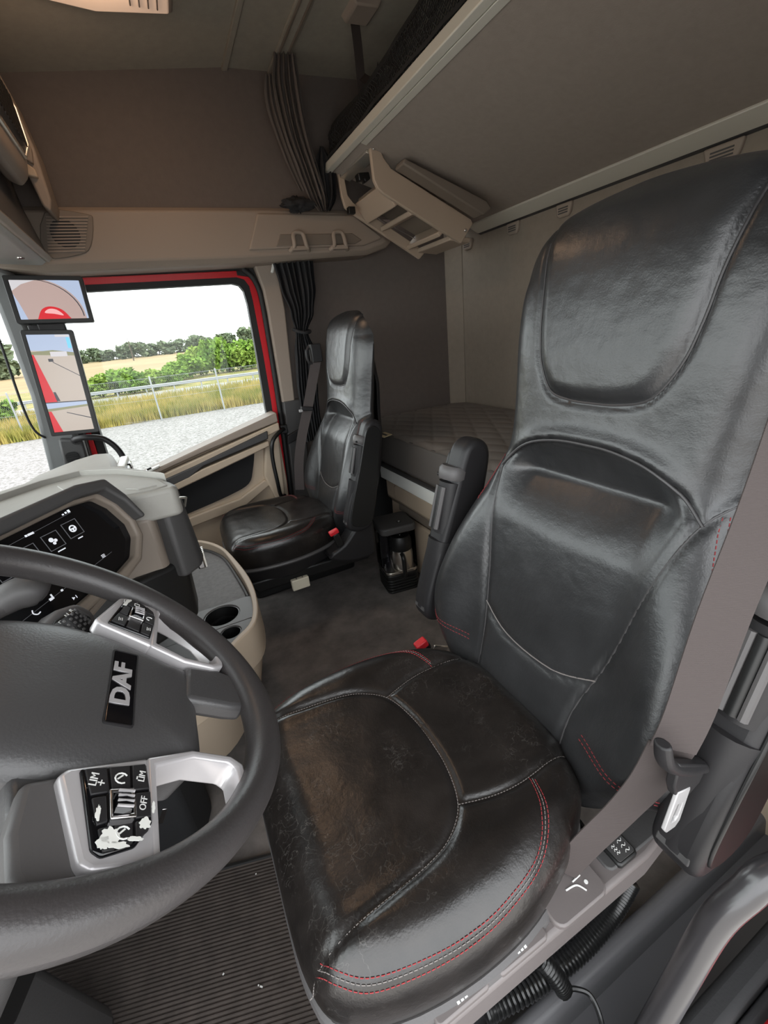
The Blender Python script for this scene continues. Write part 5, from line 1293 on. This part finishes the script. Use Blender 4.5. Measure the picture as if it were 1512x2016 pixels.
obj('cup_floor', G().lathe([(0.0, 0.0), (0.029, 0.0), (0.029, 0.004), (0.0, 0.004)], (-0.022, 1.222, 0.331), 24), 'black', sc_)

# ================================================================== STEERING WHEEL
WA = math.radians(42.7)
sw_ = thing('steering_wheel', 'dark leather steering wheel with silver spokes and DAF badge', 'steering wheel', (-0.165, 0.447, 0.969), (0, WA, 0))
def wobj(n, g, m, par=None, bev=0.0, seg=2, sharp=38):
    o = obj(n, g, m, par or sw_, bev, seg, sharp, local=True); BASES[o.name] = Matrix.Identity(4); return o
def rimf(u, v):
    a = 2 * pi * u; b = 2 * pi * v
    R = 0.2215; r = 0.0190
    th = r * (1.0 + 0.10 * math.cos(4 * a))
    rr = R + th * math.cos(b)
    return (rr * math.cos(a), rr * math.sin(a), r * 1.02 * math.sin(b) - 0.004)
wobj('rim', G().grid(rimf, 160, 28, True), 'wheel', None, sharp=80)
padh = [(-0.135, 0.0), (-0.132, 0.045), (-0.10, 0.088), (-0.03, 0.107), (0.03, 0.106), (0.075, 0.095), (0.122, 0.078), (0.146, 0.066), (0.148, 0.0)]
PAD = c2(padh + [(x, -y) for x, y in reversed(padh[1:-1])], 4, True)
pc = (0.02, 0.0)
def padf(u, v):
    n = len(PAD); k = u * n; i = int(k) % n; f = k - int(k)
    ex = lerp(PAD[i][0], PAD[(i + 1) % n][0], f); ey = lerp(PAD[i][1], PAD[(i + 1) % n][1], f)
    if v <= 0.88:
        t = v / 0.88; s = 1 - (1 - t) ** 1.4
        x = pc[0] + (ex - pc[0]) * s; y = pc[1] + (ey - pc[1]) * s
        z = 0.002 - 0.012 * s ** 4 - 0.012 * s ** 14 - 0.02 * max(0, -x / 0.13) ** 2
        return (x, y, z)
    k2 = (v - 0.88) / 0.12
    return (lerp(ex, pc[0], 0.06 * k2), lerp(ey, pc[1], 0.06 * k2), -0.026 - 0.04 * k2 - 0.02 * max(0, -ex / 0.13) ** 2)
g = G(); g.grid(padf, 120, 40, True); g.f.append(tuple(len(g.v) - 120 + i for i in range(120)))
pad = wobj('hub_pad', g, 'pad', None, sharp=60)
bd = wobj('badge', G().prism(rrect(0.0415, 0.0665, -0.057, 0.057, 0.002), 'xy', -0.012, 0.0022), 'gloss', pad, 0.001)
wobj('badge_frame', G().ring(rrect(0.0400, 0.0680, -0.0585, 0.0585, 0.0028), rrect(0.0415, 0.0665, -0.057, 0.057, 0.002), 'xy', -0.012, 0.0024), 'dark', bd)
text('badge_lettering', 'DAF', 0.0275, frame((0.0535, 0.002, 0.0026), (0, 1, 0), (-1, 0, 0)) @ Matrix.Diagonal((1.32, 0.92, 1, 1)), 'silver', bd, 0.0006, 0.0009, local=True)
# spokes
for s in (1, -1):
    def mir(pl): return [(x, s * y) for x, y in pl]
    wobj('spoke', G().prism(mir([(-0.015, -0.10), (0.09, -0.085), (0.10, -0.205), (0.03, -0.212), (0.005, -0.17)] if s > 0 else [(0.03, -0.10), (0.09, -0.085), (0.10, -0.205), (0.05, -0.208)]), 'xy', -0.040, -0.018), 'pad', None, 0.006, 3)
    if s > 0: wobj('spoke_wing', G().prism(mir([(-0.005, -0.118), (0.022, -0.108), (0.047, -0.196), (0.018, -0.207), (0.004, -0.188), (-0.004, -0.160)]), 'xy', -0.030, -0.008), 'grey', None, 0.006, 3)
    so = [(0.083, -0.090), (0.127, -0.074), (0.169, -0.075), (0.182, -0.084), (0.184, -0.113), (0.160, -0.155), (0.122, -0.180), (0.089, -0.191)]
    si = [(0.091, -0.099), (0.128, -0.083), (0.165, -0.084), (0.173, -0.090), (0.174, -0.112), (0.153, -0.148), (0.118, -0.171), (0.095, -0.180)]
    wobj('silver_spoke', G().ring(mir(so), mir(si), 'xy', -0.030, 0.000), 'silver', None, 0.003, 3)
    tb = wobj('silver_base', G().prism(mir([(0.085, -0.090), (0.092, -0.188), (0.048, -0.193), (0.039, -0.187), (0.015, -0.118), (0.021, -0.110)]), 'xy', -0.020, 0.000), 'silver', None, 0.004, 3)
    bp2 = [(0.029, -0.113), (0.081, -0.101), (0.086, -0.138), (0.087, -0.158), (0.075, -0.177), (0.052, -0.185), (0.045, -0.180)]
    bt_ = wobj('button_panel', G().prism(mir(bp2), 'xy', -0.004, 0.003), 'gloss', None, 0.002)
    # separate keys on the panel
    keys = [[(0.032, -0.115), (0.048, -0.111), (0.052, -0.134), (0.039, -0.138)], [(0.050, -0.1105), (0.066, -0.1065), (0.068, -0.131), (0.054, -0.1335)], [(0.068, -0.106), (0.079, -0.103), (0.083, -0.128), (0.070, -0.131)],
            [(0.040, -0.141), (0.050, -0.138), (0.053, -0.160), (0.046, -0.163)], [(0.072, -0.134), (0.084, -0.131), (0.085, -0.154), (0.073, -0.156)],
            [(0.047, -0.166), (0.056, -0.163), (0.060, -0.181), (0.052, -0.183)], [(0.058, -0.163), (0.071, -0.160), (0.072, -0.176), (0.062, -0.181)], [(0.073, -0.159), (0.085, -0.157), (0.083, -0.166), (0.074, -0.175)]]
    for kp in keys:
        wobj('key', G().prism(mir(kp), 'xy', 0.002, 0.0045), 'dark', bt_, 0.0008)
    sf = wobj('scroll_frame', G().ring(mir([(0.051, -0.134), (0.070, -0.131), (0.073, -0.157), (0.054, -0.160)]), mir([(0.054, -0.137), (0.068, -0.135), (0.070, -0.154), (0.056, -0.157)]), 'xy', 0.002, 0.007), 'chrome', bt_, 0.001)
    wobj('scroll_wheel', G().lathe([(0, -0.006), (0.010, -0.006), (0.011, 0), (0.010, 0.006), (0, 0.006)], (0.0622, s * -0.1457, 0.001), 20, (1, 0, 0)), 'gloss', bt_)
    for j in range(4):
        wobj('scroll_groove', G().box((0.0622, s * (-0.1457 + (j - 1.5) * 0.0045), 0.0112), (0.012, 0.0012, 0.0018)), 'silver', bt_)
    def lab(body, x, y, size): text('key_lettering', body, size, frame((x, s * y, 0.0047), (0, 1, 0), (-1, 0, 0)), 'print', bt_, 0.0002, 0.0, local=True)
    if s == 1:
        def labn(body, x, y, size): text('key_lettering', body, size, frame((x, y, 0.0047), (0.12, 1, 0), (-1, 0.12, 0)), 'print', bt_, 0.0002, 0.0, local=True)
        labn('LIM', 0.0395, -0.124, 0.0085); labn('+', 0.0455, -0.127, 0.011)
        labn('LIM', 0.0765, -0.117, 0.0075); labn('-', 0.0715, -0.119, 0.011)
        labn('OFF', 0.0785, -0.143, 0.0075)
        for (cx, cy) in ((0.060, -0.121), (0.0645, -0.169)):
            wobj('key_symbol', G().tube([(cx + 0.005 * math.cos(a), cy + 0.005 * math.sin(a), 0.0047) for a in [0.6 + i * 0.52 for i in range(10)]], 0.0007, 5, smooth=1).box((cx - .001, cy + .001, .0047), (.006, .0012, .0006), ('Z', 0.8)), 'print', bt_)
        # worn white patches where the black coating has peeled
        rw = random.Random(9)
        def patch(cx, cy, rx, ry, n=22):
            pts = []
            for i in range(n):
                a = 2 * pi * i / n; q = 0.72 + 0.42 * rw.random()
                pts.append((cx + rx * q * math.cos(a), cy + ry * q * math.sin(a)))
            wobj('peeled_patch', G().prism(pts, 'xy', 0.0044, 0.0050), 'white', bt_)
        patch(0.0555, -0.1715, 0.0072, 0.0070); patch(0.080, -0.1605, 0.0045, 0.0055); patch(0.0510, -0.1765, 0.0045, 0.0055)
        patch(0.0610, -0.1785, 0.0080, 0.0026); patch(0.0862, -0.146, 0.0014, 0.006); patch(0.0455, -0.154, 0.0018, 0.007); patch(0.0735, -0.1735, 0.006, 0.002)
    else:
        def labn(body, x, y, size): text('key_lettering', body, size, frame((x, y, 0.0047), (-0.12, 1, 0), (-1, -0.12, 0)), 'print', bt_, 0.0002, 0.0, local=True)
        for (cx, cy) in ((0.0455, 0.172), (0.0775, 0.117), (0.042, 0.123)):
            wobj('key_symbol', G().box((cx - .002, cy, .0047), (.0008, .007, .0006)).box((cx, cy, .0047), (.0008, .005, .0006)).box((cx + .002, cy + .0005, .0047), (.0008, .006, .0006)), 'print', bt_)
        wobj('key_symbol', G().tube([(0.078 + 0.004 * math.cos(a), 0.143 + 0.004 * math.sin(a), 0.0047) for a in [0.6 + i * 0.45 for i in range(10)]], 0.0007, 5, smooth=1), 'print', bt_)
        wobj('key_symbol', G().ring(rrect(.057, .064, .117 + .05, .124 + .05, .001), rrect(.058, .063, .118 + .05, .123 + .05, .0008), 'xy', 0.0045, 0.005), 'print', bt_)
        wobj('peeled_patch', G().prism([(0.042, 0.160), (0.046, 0.176), (0.052, 0.181), (0.053, 0.178), (0.049, 0.170), (0.047, 0.161)], 'xy', 0.0044, 0.005), 'white', bt_)
wobj('lower_spoke', G().prism([(0.125, 0.008), (0.130, 0.072), (0.175, 0.080), (0.205, 0.075), (0.208, 0.014), (0.185, 0.010)], 'xy', -0.028, -0.004), 'pad', None, 0.007, 3)
wobj('hub_core', G().lathe([(0, -0.16), (0.07, -0.16), (0.085, -0.08), (0.10, -0.045), (0.0, -0.045)], (0.0, 0, 0), 28), 'dashdark')

# column and stalks
cl_ = thing('steering_column', 'dark steering column shroud under the wheel', 'steering column', (-0.42, 0.447, 0.6))
Wm = Matrix.Translation((-0.165, 0.447, 0.969)) @ Matrix.Rotation(WA, 4, 'Y')
def wpt(x, y, z): return Wm @ Vector((x, y, z))
g = G()
sec = rrect(-0.09, 0.085, -0.085, 0.085, 0.04)
g.add([wpt(x, y, -0.165) for x, y in sec] + [wpt(x * 1.1 + 0.01, y * 1.1, -0.30) for x, y in sec] + [wpt(x * 0.9 + 0.06, y * 0.9, -0.52) for x, y in sec],
      [tuple(range(len(sec)))] + [(i, (i + 1) % len(sec), len(sec) + (i + 1) % len(sec), len(sec) + i) for i in range(len(sec))] + [(len(sec) + i, len(sec) + (i + 1) % len(sec), 2 * len(sec) + (i + 1) % len(sec), 2 * len(sec) + i) for i in range(len(sec))])
obj('shroud', g, 'dashdark', cl_, 0.01)
obj('lower_boot', G().prism([(-0.60, 0.30), (-0.43, 0.30), (-0.40, 0.42), (-0.41, 0.66), (-0.60, 0.70)], 'xy', 0.05, 0.50, [(-0.60, 0.32), (-0.47, 0.32), (-0.45, 0.42), (-0.46, 0.62), (-0.60, 0.66)]), 'dashdark', cl_, 0.03, 4)
sk = thing('indicator_stalk', 'grey column stalk with rounded tip seen above the wheel rim spoke', 'stalk', (-0.26, 0.70, 0.93))
obj('lever', G().tube([(-0.40, 0.62, 0.93), (-0.34, 0.68, 0.94), (-0.295, 0.715, 0.945)], lambda t: 0.013 + 0.004 * t, 12), 'grey', sk)
obj('tip', G().tube([(-0.30, 0.715, 0.945), (-0.275, 0.728, 0.95), (-0.255, 0.735, 0.945), (-0.25, 0.738, 0.94)], lambda t: 0.018 + 0.006 * math.sin(pi * min(1, t * 1.1)), 14), 'grey', sk)
gs = thing('gear_selector_stalk', 'dark column stalk with knurled ring and OFF switch above the wheel hub', 'stalk', (-0.23, 0.65, 0.91))
GM = frame((-0.215, 0.655, 0.905), (0.62, 0.76, 0.18), (-0.45, 0.15, 0.88))
def gobj(n, g, m, bev=0.0, seg=2):
    me_o = obj(n, G(), m); bpy.data.objects.remove(me_o)
    g.v = [tuple(GM @ Vector(p)) for p in g.v]
    return obj(n, g, m, gs, bev, seg)
gobj('pod', G().prism([(-0.10, -0.030), (-0.02, -0.034), (0.028, -0.026), (0.038, -0.004), (0.034, 0.020), (0.010, 0.032), (-0.04, 0.030), (-0.10, 0.012)], 'xy', -0.05, 0.010), 'grey', 0.008, 3)
gobj('knob_bezel', G().prism([(-0.045, -0.024), (0.010, -0.026), (0.026, -0.006), (0.020, 0.018), (-0.005, 0.024), (-0.045, 0.014)], 'xy', 0.008, 0.018), 'black', 0.003)
ring_g = G().lathe([(0.0, -0.016), (0.0195, -0.016), (0.0205, -0.012), (0.0205, 0.012), (0.0195, 0.016), (0.0, 0.016)], (-0.004, 0.004, 0.020), 40, (0.2, 1, 0))
gobj('knurled_ring', ring_g, 'dark')
for k in range(9):
    for j in range(4):
        a = math.radians(18 + k * 18)
        gobj('knurl', G().box((-0.004 + 0.0212 * math.cos(a), 0.004 - 0.0105 + j * 0.007 + (k % 2) * 0.0035, 0.020 + 0.0212 * math.sin(a)), (0.003, 0.004, 0.004), ('Y', -a)), 'grey', 0.0008, 1)
gobj('end_cap', G().prism([(-0.045, -0.022), (-0.008, -0.027), (0.006, -0.018), (-0.005, -0.010), (-0.042, -0.008)], 'xy', 0.012, 0.034), 'dark', 0.004)
text('cap_lettering', 'OFF', 0.0085, GM @ frame((-0.020, -0.017, 0.0345), (0.85, 0.5, 0), (-0.5, 0.85, 0)), 'print', gs, 0.0003)
text('cap_lettering', 'D', 0.0065, GM @ frame((-0.012, 0.020, 0.0360), (1, 0.1, 0), (-0.1, 1, 0)), 'print', gs, 0.0003)
text('cap_lettering', 'N', 0.0065, GM @ frame((0.000, 0.021, 0.0345), (1, 0.1, 0), (-0.1, 1, 0)), 'print', gs, 0.0003)
text('cap_lettering', 'R', 0.0065, GM @ frame((0.010, 0.021, 0.0300), (1, 0.1, 0), (-0.1, 1, 0)), 'print', gs, 0.0003)

# ================================================================== FLOOR
fm = thing('floor_mat', 'brown black ribbed footwell mat in front of the driver seat', 'floor mat', (-0.35, 0.6, 0.0))
g = G()
MA = math.radians(-15.5); mcx, mcy = -0.36, 0.62
def mrot(u, v): return (mcx + u * math.cos(MA) - v * math.sin(MA), mcy + u * math.sin(MA) + v * math.cos(MA))
NRIB = 78; u0, u1, v0, v1 = -0.34, 0.36, -0.36, 0.25
v = []; f = []
for i in range(NRIB * 4 + 1):
    w = lerp(v0, v1, i / (NRIB * 4)); z = 0.0075 + (0.0, 0.0030, 0.0030, 0.0)[i % 4]
    v += [(*mrot(u0, w), z), (*mrot(u1, w), z)]
for i in range(NRIB * 4):
    f.append((2 * i, 2 * i + 1, 2 * i + 3, 2 * i + 2))
g.add(v, f).prism([mrot(u0, v0), mrot(u1, v0), mrot(u1, v1), mrot(u0, v1)], 'xy', 0.0005, 0.0072)
mo = obj('mat', g, 'mat', fm, sharp=20)
obj('mat_binding', G().tube([(*mrot(a, b), 0.008) for a, b in ((u0, v0), (u1, v0), (u1, v1), (u0, v1))], 0.008, 6, True, 0), 'rubber', fm)
rc_ = random.Random(4)
for k, (x, y) in enumerate(((-0.12, 0.775), (-0.22, 0.62), (-0.155, 0.565), (-0.15, 0.56), (-0.24, 0.50), (-0.17, 0.50))):
    cr = obj('crumb', G().box((x, y, 0.013), (0.002 + 0.004 * rc_.random(), 0.0025, 0.002), ('Z', rc_.uniform(0, 3))), 'print')
    tag(cr, ('tiny pale crumb on the footwell mat nearest the seat corner', 'tiny pale crumb on the mat below the wheel rim', 'tiny pale splinter crumb on the mat, one of a close pair', 'tiny pale sliver crumb on the mat, lower of a close pair', 'tiny tan crumb lying lowest and far from the seat on the mat', 'tiny tan crumb lying lowest and near the seat on the mat')[k], 'crumb', 'crumbs on the footwell mat')
obj('ignition_lock', G().box((-0.305, 0.905, 0.325), (0.035, 0.035, 0.17), ('Y', 0.15)), 'black', db, 0.006)
ky = thing('ignition_key', 'small silver key hanging in the dark behind the wheel spoke', 'key', (-0.30, 0.90, 0.20))
obj('blade', G().box((-0.285, 0.90, 0.205), (0.012, 0.006, 0.045), ('Y', 0.5)), 'chrome', ky, 0.001)
obj('bow', G().lathe([(0, 0), (0.011, 0), (0.011, 0.006), (0, 0.006)], (-0.298, 0.897, 0.235), 16, (0.3, -1, 0)), 'dark', ky)
obj('ring', G().tube([(-0.298 + 0.012 * math.cos(a), 0.897, 0.25 + 0.012 * math.sin(a)) for a in [i * pi / 6 for i in range(12)]], 0.0012, 6, True, 1), 'chrome', ky)
